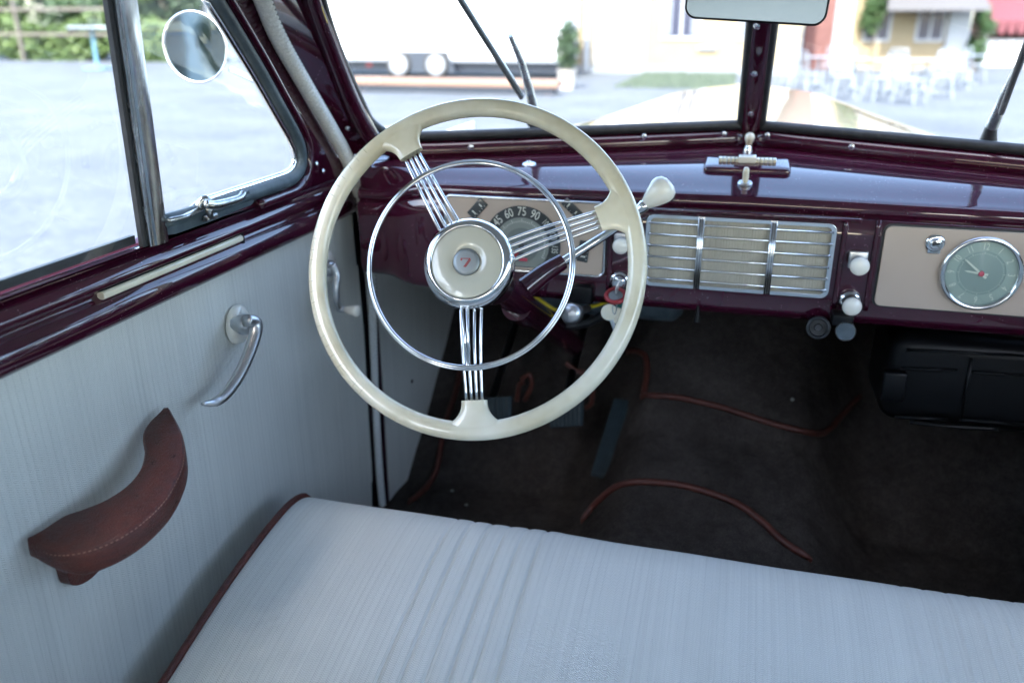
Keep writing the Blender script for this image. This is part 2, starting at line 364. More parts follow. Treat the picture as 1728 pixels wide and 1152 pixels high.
# --- orange beam on trestles in front of the trailer
q = onZ(760, 158, 0); yb = q.y
bx0, bx1 = onY(590, 150, yb).x, onY(942, 150, yb).x; bz1 = onY(760, 134, yb).z; bz0 = onY(760, 146, yb).z
bt = thing('timber_rack', 'low orange-brown timber rack lying in front of the white trailer', 'timber rack', ((bx0+bx1)/2, yb, 0))
MB().box((bx0, yb, bz0), (bx1, yb+.5, bz1)).build('beam', 'orange_beam', bt, bevel=.02)
MB().box((bx0+.1, yb+.05, bz0-.14), (bx1-.1, yb+.45, bz0-.01)).build('skid', 'chassis_grey', bt, bevel=.02)
for k in range(2):
    xx = (bx0+.15, bx1-.35)[k]; MB().box((xx, yb+.02, 0), (xx+.2, yb+.48, bz0-.15)).build('leg', 'orange_beam', bt)

# --- yellow house behind
q = onZ(1100, 124, 0); YH = q.y
hx = lambda px: onY(px, 60, YH).x
hz = lambda py, px=1150: onY(px, py, YH).z
def window(parent, x0, x1, z0, z1, y, name='window', curtain=True, bars=1):
    wf = MB(); tW = .09
    wf.box((x0-tW, y-.05, z0-tW), (x1+tW, y-.002, z0)).box((x0-tW, y-.05, z1), (x1+tW, y-.002, z1+tW)).box((x0-tW, y-.05, z0), (x0, y-.002, z1)).box((x1, y-.05, z0), (x1+tW, y-.002, z1))
    for b in range(bars): xm = x0+(x1-x0)*(b+1)/(bars+1); wf.box((xm-.035, y-.045, z0), (xm+.035, y-.004, z1))
    wf.box((x0, y-.04, z0+(z1-z0)*.62), (x1, y-.005, z0+(z1-z0)*.62+.05))
    f = wf.build(name, 'white_trim', parent, 0)
    MB().box((x0, y-.02, z0), (x1, y-.006, z1)).build('pane', 'window_dark', f, 0)
    if curtain:
        cb = MB()
        for s_ in (0, 1):
            xa, xb = (x0, x0+(x1-x0)*.22) if s_ == 0 else (x1-(x1-x0)*.22, x1)
            cb.loft([[V((lerp(xa, xb, k/8), y-.024-.008*math.sin(k*2.2), z)) for k in range(9)] for z in (z0+.05, z1)], False)
        cb.build('curtain', 'curtain', f)
hs = thing('house', 'pale yellow rendered house with white door, standing behind the white trailer', 'house', ((hx(950)+hx(1345))/2, YH, 0))
x0, x1 = hx(880), hx(1352); zg = hz(112)
MB().box((x0, YH, zg), (x1, YH+7, 5.2)).build('wall', 'yellow_wall', hs, 0)
MB().box((x0-.05, YH-.06, 0), (x1+.05, YH+6.9, zg)).build('plinth', 'grey_base', hs, 0)
MB().poly([(x0-.4, YH-.6, 5.1), (x1+.4, YH-.6, 5.1), (x1+.4, YH+3.5, 7.6), (x0-.4, YH+3.5, 7.6)], depth=(0,0,.2)).build('roof', 'roof_tile', hs, 0)
window(hs, hx(1120), hx(1178), hz(62), 3.9, YH); window(hs, hx(1248), hx(1292), hz(62), 3.9, YH)
dr = MB(); dr.box((hx(1003), YH-.09, zg+.03), (hx(1092), YH-.012, 3.4))
d_ = dr.build('door', 'white_trim', hs, 0, bevel=.02)
mb = MB()
for k in range(2):
    for j in range(3):
        xx = lerp(hx(1003), hx(1092), (.06, .54)[k]); mb.box((xx, YH-.11, zg+.25+j*.75), (xx+(hx(1092)-hx(1003))*.4, YH-.092, zg+.85+j*.75))
mb.build('door_panel', 'white_panel', d_, 0, bevel=.02)
MB().tube([(hx(992), YH-.15, .05), (hx(992), YH-.15, 5.1)], .11, 12).build('drainpipe', 'white_trim', hs)
MB().rbox((hx(1195), YH-.05, hz(82)), (.6,.08,.12), .02).build('vent_grille', 'grey_base', hs)
# grass strip before the house
q0 = onZ(1100, 150, 0).y
gr = MB()
for i in range(3500):
    x = random.uniform(hx(1095), hx(1250)); y = random.uniform(q0, YH-.1); h = random.uniform(.04, .13); a = random.uniform(0, PI); s_ = .03
    gr.add([(x-s_*math.cos(a), y-s_*math.sin(a), 0), (x+s_*math.cos(a), y+s_*math.sin(a), 0), (x+random.uniform(-.04,.04), y, h)], [(0,1,2)])
o = gr.build('grass', 'grass', None, 0); o['kind'] = 'stuff'; o['label'] = 'strip of green grass along the yellow house'; o['category'] = 'grass'

def leaves(mb, c, rad, n, size, flat=1.):
    for i in range(n):
        d = V((random.gauss(0,1), random.gauss(0,1), random.gauss(0,1))).normalized(); rr = random.random()**.45
        p = V(c) + V((d.x*rad[0], d.y*rad[1], d.z*rad[2]))*rr
        a = V((random.gauss(0,1), random.gauss(0,1), random.gauss(0,1))).normalized(); b = a.orthogonal().normalized(); s_ = size*random.uniform(.6, 1.4)
        mb.add([p-a*s_, p+b*s_*.55, p+a*s_, p-b*s_*.55], [(0,1,2,3)])
def tree(x, y, h, r, label, m, group, cat='tree', trunk=True, name='tree', leaf=.09, n=2600):
    t_ = thing(name, label, cat, (x, y, 0), group); mb = MB()
    cl = 9
    for k in range(cl):
        a = random.uniform(0, 2*PI); q_ = random.uniform(0, .62)*r; zc = h*random.uniform(.25 if not trunk else .45, .85)
        leaves(mb, (x+q_*math.cos(a), y+q_*math.sin(a), zc), (r*random.uniform(.35,.6),)*2+(h*random.uniform(.13,.24),), n//cl, leaf)
    mb.build('crown', m, t_, 0)
    tb = MB().tube(spline([(x,y,0),(x+.06*r,y,h*.3),(x-.05*r,y,h*.75)], 5), lambda u: .05*h*(1-.75*u)+.01, 8)
    for k in range(5):
        a = k*1.3; z0 = h*(.3+.08*k); tb.tube([(x,y,z0),(x+.5*r*math.cos(a), y+.5*r*math.sin(a), z0+.2*h)], lambda u: .015*h*(1-.7*u)+.004, 6)
    tb.build('trunk', 'bark', t_); return t_
# plant in a pot by the house corner
q = onZ(956, 150, 0)
pp = thing('potted_plant', 'leafy green plant in a pale pot at the house corner', 'plant', q)
MB().lathe([(.05,0),(.16,0),(.23,.42),(.25,.44),(.21,.44),(.2,.36),(.02,.36)], q, (0,0,1)).build('pot', 'terracotta', pp)
mb = MB(); leaves(mb, q+V((0,0,.95)), (.3,.3,.6), 700, .06); mb.build('foliage', 'leaf_2', pp, 0)
MB().tube([q+V((0,0,.3)), q+V((.02,0,.9)), q+V((-.02,0,1.3))], .015, 6).build('stem', 'bark', pp)
# plant pot greenery by the right house
# --- right-hand house with brick pier
q = onZ(1500, 118, 0); YK = q.y
kx = lambda px: onY(px, 60, YK).x
kz = lambda py, px=1500: onY(px, py, YK).z
k2 = thing('cafe_house', 'pale yellow cafe house with grey awning, behind the white chairs', 'house', (kx(1520), YK, 0))
MB().box((kx(1404), YK, 0), (kx(1632), YK+6, 5.)).build('wall', 'yellow_wall', k2, 0)
MB().box((kx(1400), YK-.14, 0), (kx(1436), YK-.004, 5.1)).build('corner_board', 'white_trim', k2, 0, bevel=.02)
MB().box((kx(1596), YK-.14, 0), (kx(1632), YK-.004, 5.1)).build('corner_board', 'white_trim', k2, 0, bevel=.02)
window(k2, kx(1460), kx(1497), kz(66), 3.2, YK, curtain=False); window(k2, kx(1548), kx(1588), kz(66), 3.2, YK, curtain=False)
z3 = kz(20)
MB().poly([(kx(1490), YK-.02, z3+.7), (kx(1640), YK-.02, z3+.7), (kx(1648), YK-1.3, z3), (kx(1482), YK-1.3, z3)], depth=(0,0,.05)).build('awning', 'roof_tile', k2, 0)
MB().poly([(kx(1395), YK-.5, 4.9), (kx(1640), YK-.5, 4.9), (kx(1640), YK+3, 6.8), (kx(1395), YK+3, 6.8)], depth=(0,0,.2)).build('roof', 'roof_tile', k2, 0)
bp = thing('brick_chimney', 'tall red brick pier between the two yellow houses', 'brick pier', (kx(1384), YK, 0))
mb = MB(); mb.box((kx(1356), YK-.6, 0), (kx(1403), YK+.4, 5.6)).build('shaft', 'brick_red', bp, 0, bevel=.02)
MB().box((kx(1352), YK-.65, 5.6), (kx(1407), YK+.45, 5.75)).build('cap', 'grey_base', bp, 0)
cl = thing('climbing_plant', 'green climbing plant beside the cafe house window', 'climbing plant', (kx(1472), YK-.35, 0))
mb = MB()
for k in range(5): leaves(mb, (kx(1475+random.uniform(-14,14)), YK-.32, 1.6+k*.55), (.45,.2,.45), 260, .08)
mb.build('foliage', 'leaf_0', cl, 0)
MB().tube(spline([(kx(1470), YK-.3, 0), (kx(1474), YK-.3, 1.5), (kx(1466), YK-.3, 3.5)], 4), .03, 6).build('stem', 'bark', cl)
q = onZ(1640, 120, 0); tree(q.x, q.y, 2.1, .55, 'round green bush at the corner of the cafe house', 'leaf_0', None, 'bush', False, 'bush', .06, 2200)
# red market awnings far right
q = onZ(1690, 112, 0); YR = q.y; rx = lambda px: onY(px, 60, YR).x; rz = lambda py: onY(1690, py, YR).z
ms = thing('market_stall', 'market stall under a red awning at the far right', 'stall', (rx(1700), YR, 0))
zt = rz(38)
MB().poly([(rx(1655), YR-.8, zt), (rx(1800), YR-.8, zt), (rx(1800), YR+1.4, zt+.9), (rx(1655), YR+1.4, zt+.9)], depth=(0,0,.05)).build('awning', 'red_awning', ms, 0)
mb = MB()
for k in range(9): xa = lerp(rx(1655), rx(1800), k/9); xb = lerp(rx(1655), rx(1800), (k+1)/9); mb.poly([(xa, YR-.83, zt), (xb, YR-.83, zt), (xb-.05, YR-.83, zt-.35), ((xa+xb)/2, YR-.83, zt-.42), (xa+.05, YR-.83, zt-.35)], depth=(0,.02,0))
mb.build('valance', 'red_awning', ms, 0)
for xx in (rx(1657), rx(1798)): MB().tube([(xx, YR-.7, 0), (xx, YR-.7, zt+.02)], .03, 8).build('post', 'white_trim', ms)
MB().box((rx(1662), YR-.3, 0), (rx(1790), YR+.4, .95)).build('counter', 'white_panel', ms, 0, bevel=.02)
mb = MB(); mb.box((rx(1655), YR+1.5, 0), (rx(1800), YR+1.8, 3.4)); mb.build('back_wall', 'brick_red', ms, 0)

# --- cafe chairs and tables
def make_chair():
    t_ = thing('cafe_chair', 'x', 'chair', (0,0,0), 'white metal chairs on the gravel outside the cafe')
    s_ = MB(); s_.rbox((0,0,.45), (.42,.42,.025), .012); s_.build('seat', 'chair_white', t_, local=True)
    b = MB()
    for k in range(5): xx = -.16+.08*k; b.tube([(xx,.2,.47),(xx,.27,.86)], .009, 6)
    b.tube(spline([(-.2,.2,.46),(-.2,.27,.84),(-.14,.285,.9),(.14,.285,.9),(.2,.27,.84),(.2,.2,.46)], 4), .014, 7)
    b.build('backrest', 'chair_white', t_, local=True)
    for sx in (-1,1):
        for sy in (-1,1): MB().tube([(sx*.17,sy*.17,.44),(sx*.22,sy*.23,0)], .013, 7).build('leg', 'chair_white', t_, local=True)
    return t_
def make_table():
    t_ = thing('cafe_table', 'x', 'table', (0,0,0), 'white metal tables on the gravel outside the cafe')
    MB().lathe([(.02,.7),(.36,.7),(.38,.715),(.36,.73),(.02,.73)], (0,0,0), (0,0,1)).build('tabletop', 'chair_white', t_, local=True)
    MB().tube([(0,0,.1),(0,0,.705)], .03, 10).build('column', 'chair_white', t_, local=True)
    for k in range(3): a = k*2.1; MB().tube([(0,0,.16),(.32*math.cos(a),.32*math.sin(a),.012)], .016, 7).build('leg', 'chair_white', t_, local=True)
    return t_
def dup(o):
    c = o.copy(); COL.objects.link(c)
    for ch in o.children: d = ch.copy(); COL.objects.link(d); d.parent = c
    return c
ch0 = make_chair(); tb0 = make_table(); first = [True, True]
CH = [(1338,148,.4,'leftmost chair, right beside the windscreen divider'), (1362,162,2.2,'second from the left, nearest the bonnet'), (1392,140,3.6,'below the red brick pier'),
      (1418,168,.2,'in front of the left cafe table'), (1450,146,1.2,'under the climbing plant'), (1478,172,5.2,'nearest the camera in the middle of the row'), (1512,150,2.8,'between the two middle tables'),
      (1532,176,.9,'closest of all, right of the middle table'), (1560,150,4.2,'in front of the cafe window'), (1584,166,3.1,'just left of the green bush'), (1612,152,.1,'in front of the green bush'), (1640,140,1.9,'furthest right, before the market stall')]
for px, py, a, lb in CH:
    q = onZ(px, py, 0)
    o = ch0 if first[0] else dup(ch0); first[0] = False
    o.location = (q.x, q.y, 0); o.rotation_euler = (0,0,a); o['label'] = 'white metal cafe chair, ' + lb
for px, py, lb in ((1376,150,'left one, nearest the windscreen divider'), (1436,156,'second from the left, below the brick pier'), (1498,160,'in the middle, with chairs on both sides'), (1556,160,'in front of the cafe window'), (1625,144,'rightmost one, before the green bush')):
    q = onZ(px, py, 0); o = tb0 if first[1] else dup(tb0); first[1] = False
    o.location = (q.x, q.y, 0); o['label'] = 'white round cafe table, ' + lb

# --- the left side: hedge, fence, table
q = onZ(60, 104, 0); YF = q.y
fn = thing('rail_fence', 'dark rail fence in front of the green hedge, seen through the side window', 'fence', (onY(60,60,YF).x, YF, 0))
fx0, fx1 = onY(-150, 60, YF).x, onY(232, 60, YF).x; npst = 3
for k in range(npst):
    xx = lerp(fx0, fx1, k/(npst-1)); MB().box((xx-.07, YF-.07, 0), (xx+.07, YF+.07, onY(60, 8, YF).z+.2)).build('post', 'fence_wood', fn, 0)
for zz in (onY(60, 58, YF).z, onY(60, 16, YF).z): MB().box((fx0, YF-.03, zz-.06), (fx1, YF-.072+.0, zz+.06)).build('rail', 'fence_wood', fn, 0)
kinds = ['broad pale green tree', 'dense dark green tree', 'yellowish green shrubby tree']
for i, px in enumerate((-60, 20, 95, 165, 228, 262)):
    xx = onY(px, 60, YF+2.2).x
    tree(xx, YF+2.2+random.uniform(-.4,.9), random.uniform(3.6, 5.), 2.0, ['pale green tree at the far left of the side window', 'bright green bushy tree behind the fence, beside the far left one', 'yellowish green tree behind the fence, left of the window bar',
         'green tree behind the white garden table', 'dark green tree hidden partly by the window bar', 'green tree beside the round mirror'][i], 'leaf_%d' % (i % 3), 'trees behind the rail fence', n=3600, trunk=False, leaf=.12)
hd = MB()
for i in range(9000):
    x = random.uniform(fx0-2, fx1+3); y = YF+1.2+random.uniform(-.5,.8); z = random.uniform(0, 1.7)+.3*math.sin(x*.9)
    a = V((random.gauss(0,1), random.gauss(0,1), random.gauss(0,1))).normalized(); b = a.orthogonal().normalized(); s_ = .13
    hd.add([(x,y,z)+a*s_ if False else V((x,y,max(z,.05)))+a*s_, V((x,y,max(z,.05)))+b*s_*.6, V((x,y,max(z,.05)))-a*s_, V((x,y,max(z,.05)))-b*s_*.6], [(0,1,2,3)])
o = hd.build('hedge', 'leaf_1', None, 0); o['label'] = 'clipped green hedge running behind the dark rail fence'; o['category'] = 'hedge'
q = onZ(166, 118, 0); ztb = onY(155, 47, q.y).z
gt = thing('garden_table', 'white topped table on a blue steel stand near the hedge', 'table', q)
xa, xb = onY(126, 47, q.y).x, onY(200, 47, q.y).x
MB().rbox(((xa+xb)/2, q.y, ztb), (xb-xa, .8, .09), .03).build('tabletop', 'chair_white', gt)
MB().tube([(q.x, q.y, .05), (q.x, q.y, ztb-.05)], .06, 10).build('column', 'blue_steel', gt)
MB().rbox((q.x, q.y, .04), (.8,.6,.07), .03).build('foot', 'blue_steel', gt)
q = onZ(300, 100, 0); sx = lambda px: onY(px, 50, q.y).x
sh = thing('shed', 'small white shed with a grey door seen behind the round mirror', 'shed', (sx(300), q.y, 0))
MB().box((sx(262), q.y, 0), (sx(372), q.y+3, 3.2)).build('wall', 'white_panel', sh, 0)
MB().box((sx(268), q.y-.06, 0), (sx(286), q.y-.003, 2.4)).build('door', 'curtain', sh, 0)
MB().poly([(sx(255), q.y-.3, 3.2), (sx(380), q.y-.3, 3.2), (sx(380), q.y+1.6, 4.3), (sx(255), q.y+1.6, 4.3)], depth=(0,0,.15)).build('roof', 'brick_red', sh, 0)
# things behind the car: they show in the mirrors
tree(-5.55, -11.3, 2.3, .62, 'green bush beside the dark barn, seen in the round side mirror', 'leaf_0', None, 'bush', False, 'bush', .07, 2200)
bn = thing('barn', 'dark brown barn with a white corner board, seen in the round side mirror', 'barn', (-9.5, -13, 0))
MB().box((-13,-17,0),(-6.56,-11.6,4.5)).build('wall', 'fence_wood', bn, 0); MB().box((-6.55,-16.9,0),(-6.1,-11.55,4.4)).build('corner_board', 'white_panel', bn, 0)
MB().poly([(-13.4,-11.2,4.4),(-5.8,-11.2,4.4),(-5.8,-14.3,6.3),(-13.4,-14.3,6.3)], depth=(0,0,.15)).build('roof', 'roof_tile', bn, 0)

# ================================================================== THE CAR
car = thing('vintage_car', 'vintage car with maroon and grey interior, seen from the front bench seat', 'car', (0, 0, 0))
def part(name, label=None, loc=(0,0,0), parent=None): return empty(name, loc, parent or car, label)

# ---------------- windscreen
Bc = V((CX, 1.52, 1.224)); SX = .630
Bl = V((CX-SX, 1.352, 1.200)); Br = V((CX+SX, 1.352, 1.200))
rake = V((0, -math.sin(R(38)), math.cos(R(38))))
def wplane(side):
    B = Bl if side < 0 else Br; u = (B-Bc); n = u.cross(rake).normalized()
    if n.y > 0: n = -n
    return B, u, n                          # n points to the cabin
def wpt(side, u, h, off=0.): B, uu, n = wplane(side); return Bc + uu*u + rake*h + V((-side*.03*h*0,0,0)) + n*off
TOPH = .36
def ws_outline(side, inset=0., off=0.):      # outline of one pane; u along base 0 centre .. 1 corner
    U = SX; i = inset
    pts = []
    L = 1-i/.65
    c0 = .013/.65 + i/.65
    pts.append((c0, i)); pts.append((c0+.02, i)); pts.append((.2, i)); pts.append((.45, i)); pts.append((.7, i)); pts.append((L-.085, i+.002)); pts.append((L-.04, i+.010)); pts.append((L-.012, i+.035)); pts.append((L-.004, i+.07))
    pts.append((L-.0, .2)); pts.append((L-.015, TOPH-.06)); pts.append((L-.05, TOPH-.02-i)); pts.append((L-.1, TOPH-i)); pts.append((.4, TOPH-i)); pts.append((c0+.02, TOPH-i)); pts.append((c0, TOPH-i)); pts.append((c0, TOPH-i-.02)); pts.append((c0, i+.02))
    return [wpt(side, a, b, off) for a, b in pts]
for side in (-1, 1):
    n = wplane(side)[2]
    ol = ws_outline(side)
    MB().poly(ol).build('windscreen', 'window_glass', car, 0, label='left windscreen pane in front of the steering wheel' if side < 0 else 'right windscreen pane')
    # rubber seal round the pane
    pth = spline(ws_outline(side, .004, .004), 4, True)
    MB().tube(pth, .0085, 10, loop=True, up=n).build('windscreen_seal', 'black_rubber', car, 180)
    # maroon moulding inside: along base and up the pillar
    pm = [wpt(side, u, h, o_) for u, h, o_ in ((.018,-.018,.012),(.3,-.018,.014),(.6,-.018,.014),(.86,-.018,.014),(.945,-.011,.014),(.985,.012,.014),(1.0,.045,.012),(1.008,.10,.010),(1.008,.2,.008),(1.0,.3,.008),(.96,TOPH+.0,.008),(.85,TOPH+.016,.008),(.5,TOPH+.018,.008),(.018,TOPH+.018,.008))]
    pm = spline(pm, 6)
    MB().tube(pm, .0165, 14, up=n, ry=.0165).build('windscreen_moulding', 'maroon_paint', car, 180)
    # exterior cream pillar outside the seal
    pe = [wpt(side, u, h, -.012) for u, h in ((.9,-.014),(.975,.0),(1.004,.03),(1.016,.09),(1.02,.2),(1.01,.33))]
    MB().tube(spline(pe, 5), .012, 10, up=n).build('outer_pillar', 'cream_paint', car, 180)
ye_ = [wpt(-1, u, h, o_) for u, h, o_ in ((.93,.004,.016),(.965,.012,.017),(.985,.035,.017),(.99,.07,.017),(.992,.12,.017),(.992,.2,.015),(.985,.3,.014))]
MB().tube(spline(ye_, 5), .0032, 8).build('pillar_edge', 'yellow_edge', car, 180)
# divider
dv = part('windscreen_divider', 'glossy dark maroon centre bar with three screws', Bc)
nC = V((0, -math.cos(R(38)), -math.sin(R(38))))
rings = []
for h in [k*.03 for k in range(0, 13)]:
    c = Bc + rake*(h-.012) + nC*.008; wd = lerp(.0175, .0145, h/.36)
    rings.append([c + V((s*wd, 0, 0)) + nC*d for s, d in ((-1,-.01),(-1,.004),(-.8,.009),(-.4,.0115),(0,.012),(.4,.0115),(.8,.009),(1,.004),(1,-.01))])
divo = MB().loft(rings, True, caps=True).build('bar', 'maroon_paint', dv, 50)
def screw(c, n, r=.0042, parent=None, m='chrome', name='screw'):
    n = V(n).normalized(); c = V(c)
    mb = MB().lathe([(r*1.25,-.0005),(r*1.25,.0003),(r,.0006),(r*.85,.0014),(r*.5,.002),(0,.0022)], c, n, 18, caps=False)
    o = mb.build(name, m, parent or car, 60)
    return o
tb_ = bvh(divo)
for px, py in ((1277,45),(1273,125),(1267,192)): p, n = hit(tb_, px, py); screw(p, n, .0045, dv)

# ---------------- dashboard shell
def dash_section(x):
    a = abs(x-CX); e = sm(.50, .60, a); q = a/SX
    yb = lerp(1.52, 1.352, q); zb = lerp(1.224, 1.200, q)
    ye = 1.262; ze = 1.150 - .004*q
    dz = e*.02
    P = []
    P += [(yb+.004, zb-.030), (yb-.018, zb-.036), (yb-.040, zb-.037), (yb-.046, zb-.040), (yb-.054, zb-.0415)]
    y0, z0 = yb-.054, zb-.0415
    ef = .035*e*e                                # the end of the dash rounds away
    for k in range(1, 10):
        t_ = k/9; yy = lerp(y0, ye+.012+ef, t_); zz = lerp(z0, ze, t_) + .010*math.sin(PI*t_)*(1-.5*q) - dz*t_*t_
        P.append((yy, zz))
    y1, z1 = P[-1]
    for ang in (25, 50, 75, 92): P.append((y1-.014*math.sin(R(ang)), z1-.014*(1-math.cos(R(ang)))))
    yA, zA = P[-1]
    P += [(yA+.001, zA-.004), (yA+.004, zA-.006), (yA+.005, zA-.009)]
    yf = yA+.005-.009                           # face plane
    P += [(yf+.003, zA-.011), (yf, zA-.014)]
    zlow = .982 + .004*q + .006*e
    for k in range(1, 6): P.append((yf + .0, lerp(zA-.014, zlow, k/5)))
    for ang in (20, 45, 70, 90, 120, 150): P.append((yf + .020*(1-math.cos(R(ang))) , zlow-.020*math.sin(R(ang))))
    P.append((yf+.08, zlow-.005))
    return [V((x, y, z)) for y, z in P]
DX0, DX1 = -.618, .66
xs = [DX0 + (DX1-DX0)*k/110 for k in range(111)] + [CX]
xs = sorted(set(xs))
secs = [dash_section(x) for x in xs]
dash = part('dashboard', 'glossy maroon metal dashboard', (CX, 1.25, 1.1))
mb = MB().loft(secs, False); shell = mb.build('shell', 'maroon_paint', dash, 50)
dt = bvh(shell)
YFACE = dash_section(0)[22].y
# raised ribs on the face
def face_rib(x, m='maroon_paint', w_=.004, z0=.99, z1=1.124): MB().tube([(x, YFACE+.0005, z0), (x, YFACE-.001, z0+.01), (x, YFACE-.001, z1-.01), (x, YFACE+.0005, z1)], w_, 8, up=(0,-1,0), ry=w_).build('face_rib', m, dash, 180)
for x in (-.1775,-.1335,.160,.2035): face_rib(x)
# narrow moulding line over the grille
MB().tube([(-.14, YFACE-.003, 1.1235), (.18, YFACE-.003, 1.1235)], .0035, 8).build('face_rib', 'maroon_paint', dash, 180)
for px, py in ((795,249),(1087,231),(1222,227),(1295,229),(1437,248)):
    tr_ = None
    # on the moulding along the windscreen base
    side = -1 if px < 1268 else 1
    best = onP(px, py, Bc+V((0,-.02,-.02)), wplane(side)[2]); n = wplane(side)[2]
    p = onP(px, py, wpt(side, .5, -.018, .0300), n); screw(p, n+V((0,-.1,.3)), .0042)
for px, py in ((530,107),(587,217)):
    n = wplane(-1)[2]; p = onP(px, py, wpt(-1, .99, .1, .0285), n); screw(p, n, .0038)
p, n = hit(dt, 893, 277)
MB().lathe([(.0125,-.001),(.0125,.001),(.0105,.003),(.007,.0045),(.0045,.005),(.004,.0035),(0,.0035)], p, n, 28, False).build('demister_cap', 'chrome', dash)
# ashtray / vent slider plate on the dash top
p, n = hit(dt, 1260, 281); Mx = frame_m(p, n, V((0,1,0)))
vent = part('vent_control', 'raised maroon plate with ribbed ivory slider', p)
rings = []
def plate_ring(hx, hy, z, r=.008):
    out = []
    for cx, cy, a0 in ((hx-r,hy-r,0),(-hx+r,hy-r,90),(-hx+r,-hy+r,180),(hx-r,-hy+r,270)):
        for k in range(5): a = R(a0+90*k/4); out.append(Mx @ V((cx+r*math.cos(a), cy+r*math.sin(a), z)))
    return out
MB().loft([plate_ring(.0655,.0300,-.004), plate_ring(.0655,.0300,.003), plate_ring(.0640,.0285,.006), plate_ring(.061,.0255,.0072), plate_ring(.04,.012,.0072,.004)], True, caps=True).build('plate', 'maroon_paint', vent, 50)
mb = MB()
for k in range(14):
    x = -.0405+.00625*k
    if abs(x) < .012: continue
    mb.rbox(Mx @ V((x, .001, .0105)), (.0058,.0100,.0065), .001, Mx.to_3x3().to_4x4(), 2)
mb.build('ribbed_bar', 'ivory', vent)
MB().rbox(Mx @ V((.0, .0005, .012)), (.0265,.013,.010), .0012, Mx.to_3x3().to_4x4(), 2).build('slider', 'white_plastic', vent)
def knobs(name, parts_, parent=None, label=None, loc=None):
    e_ = part(name, label, loc if loc is not None else (0,0,0), parent) ; return e_
def peg(px, py, kind, name, label):
    p, n = hit(dt, px, py); k_ = part(name, label, p); up_ = (n+V((0,0,.8))).normalized()
    if kind == 'ball':
        MB().lathe([(.0085,-.001),(.0085,.003),(.0065,.006),(.005,.010)], p, up_, 20).build('base', 'chrome', k_)
        MB().lathe([(.004,.009),(.0052,.012),(.0058,.015),(.0075,.018),(.0083,.0225),(.0075,.027),(.004,.0305),(0,.0312)], p, up_, 24, False).build('grip', 'ivory', k_)
    else:
        MB().lathe([(.0105,-.001),(.011,.002),(.0095,.0045),(.006,.005),(.004,.003)], p, up_, 24).build('base', 'satin_metal', k_)
        MB().lathe([(.0046,.001),(.0048,.018),(.0044,.0235),(.0028,.026),(0,.0267)], p, up_, 20, False).build('grip', 'ivory', k_)
peg(1262, 254, 'ball', 'choke_knob', 'round ivory knob on a chrome base below the divider bar')
peg(1257, 311, 'peg', 'toggle_switch', 'slim ivory peg switch in front of the slider plate')

# instrument panel
YP = YFACE-.003
def oy(px, py, y=None): return onY(px, py, YP if y is None else y)
ix0, ix1, iz0, iz1 = -.446, -.186, 1.0125, 1.1285
ip = part('instrument_panel', 'beige instrument panel with round speedometer and chrome edge', ((ix0+ix1)/2, YP, (iz0+iz1)/2))
MB().poly(rrect(ix0, ix1, iz0, iz1, .010, YP), depth=(0,.004,0)).build('panel', 'beige_panel', ip, 0)
MB().tube(rrect(ix0, ix1, iz0, iz1, .010, YP-.0005, 8), .0022, 8, loop=True, up=(0,-1,0)).build('trim_ring', 'chrome', ip, 180)
cc = oy(881, 413); Rd = .0632
def disc(c, r, y, zcut=None, r0=0., seg=64):
    out = []
    for k in range(seg):
        a = 2*PI*k/seg; x = c.x+r*math.cos(a); z = c.z+r*math.sin(a)
        if zcut is not None and z < zcut: z = zcut; 
        if zcut is not None and abs(z-zcut) < 1e-9:
            s_ = (c.z-zcut); hw = math.sqrt(max(r*r-s_*s_, 0)); x = max(c.x-hw, min(c.x+hw, x))
        out.append(V((x, y, z)))
    return out
zc = iz0+.006
MB().poly(disc(cc, Rd, YP-.0012, zc), depth=(0,.0015,0)).build('speedometer_ring', 'dial_black', ip, 0)
MB().poly(disc(cc, Rd*.70, YP-.0022, zc+.002), depth=(0,.0012,0)).build('speedometer_dial', 'dial_mid', ip, 0)
MB().poly(disc(cc, Rd*.44, YP-.0030, zc+.004), depth=(0,.0010,0)).build('speedometer_dial', 'dial_grey', ip, 0)
mb = MB(); rn = Rd*.845
for k, s_ in enumerate(('15','30','45','60','75','90','105','120','135','150')):
    a = R(184-23.5*k); c = V((cc.x+rn*math.cos(a), YP-.0019, cc.z+rn*math.sin(a)))
    M_ = frame_m(c, (0,-1,0)) @ Matrix.Rotation(a-PI/2, 4, 'Z') @ Matrix.Diagonal((.86 if len(s_) < 3 else .72,1.12,1,1)); text_mb(mb, s_, .0175 if len(s_) < 3 else .0125, M_, .0002)
for k in range(0, 46):
    a = R(184-4.7*k); l_ = .006 if k % 5 == 0 else .003
    for q_ in (-1,): 
        d = V((math.cos(a),0,math.sin(a))); t__ = V((-math.sin(a),0,math.cos(a)))*.00035; c = V((cc.x,YP-.0026,cc.z))+d*Rd*.58
        mb.add([c-t__, c+t__, c+t__+d*l_, c-t__+d*l_], [(0,1,2,3)])
text_mb(mb, 'KM', .007, frame_m(V((cc.x, YP-.0036, cc.z-.022)), (0,-1,0)), .0001)
mb.build('numerals', 'numeral', ip, 0)
MB().rbox((cc.x-.002, YP-.0042, cc.z-.014), (.012,.0008,.006), .0003).build('odometer', 'dial_black', ip)
MB().poly([V((cc.x-.003,YP-.006,cc.z-.004)), V((cc.x-.022,YP-.006,cc.z-.030)), V((cc.x-.018,YP-.006,cc.z-.034)), V((cc.x+.004,YP-.006,cc.z+.001))], depth=(0,.0006,0)).build('needle', 'red_paint', ip, 0)
MB().rbox((cc.x+.003, YP-.0045, cc.z-.023), (.014,.001,.005), .0004, Matrix.Rotation(-.0, 4, 'Y')).build('needle', 'pink_red', ip)
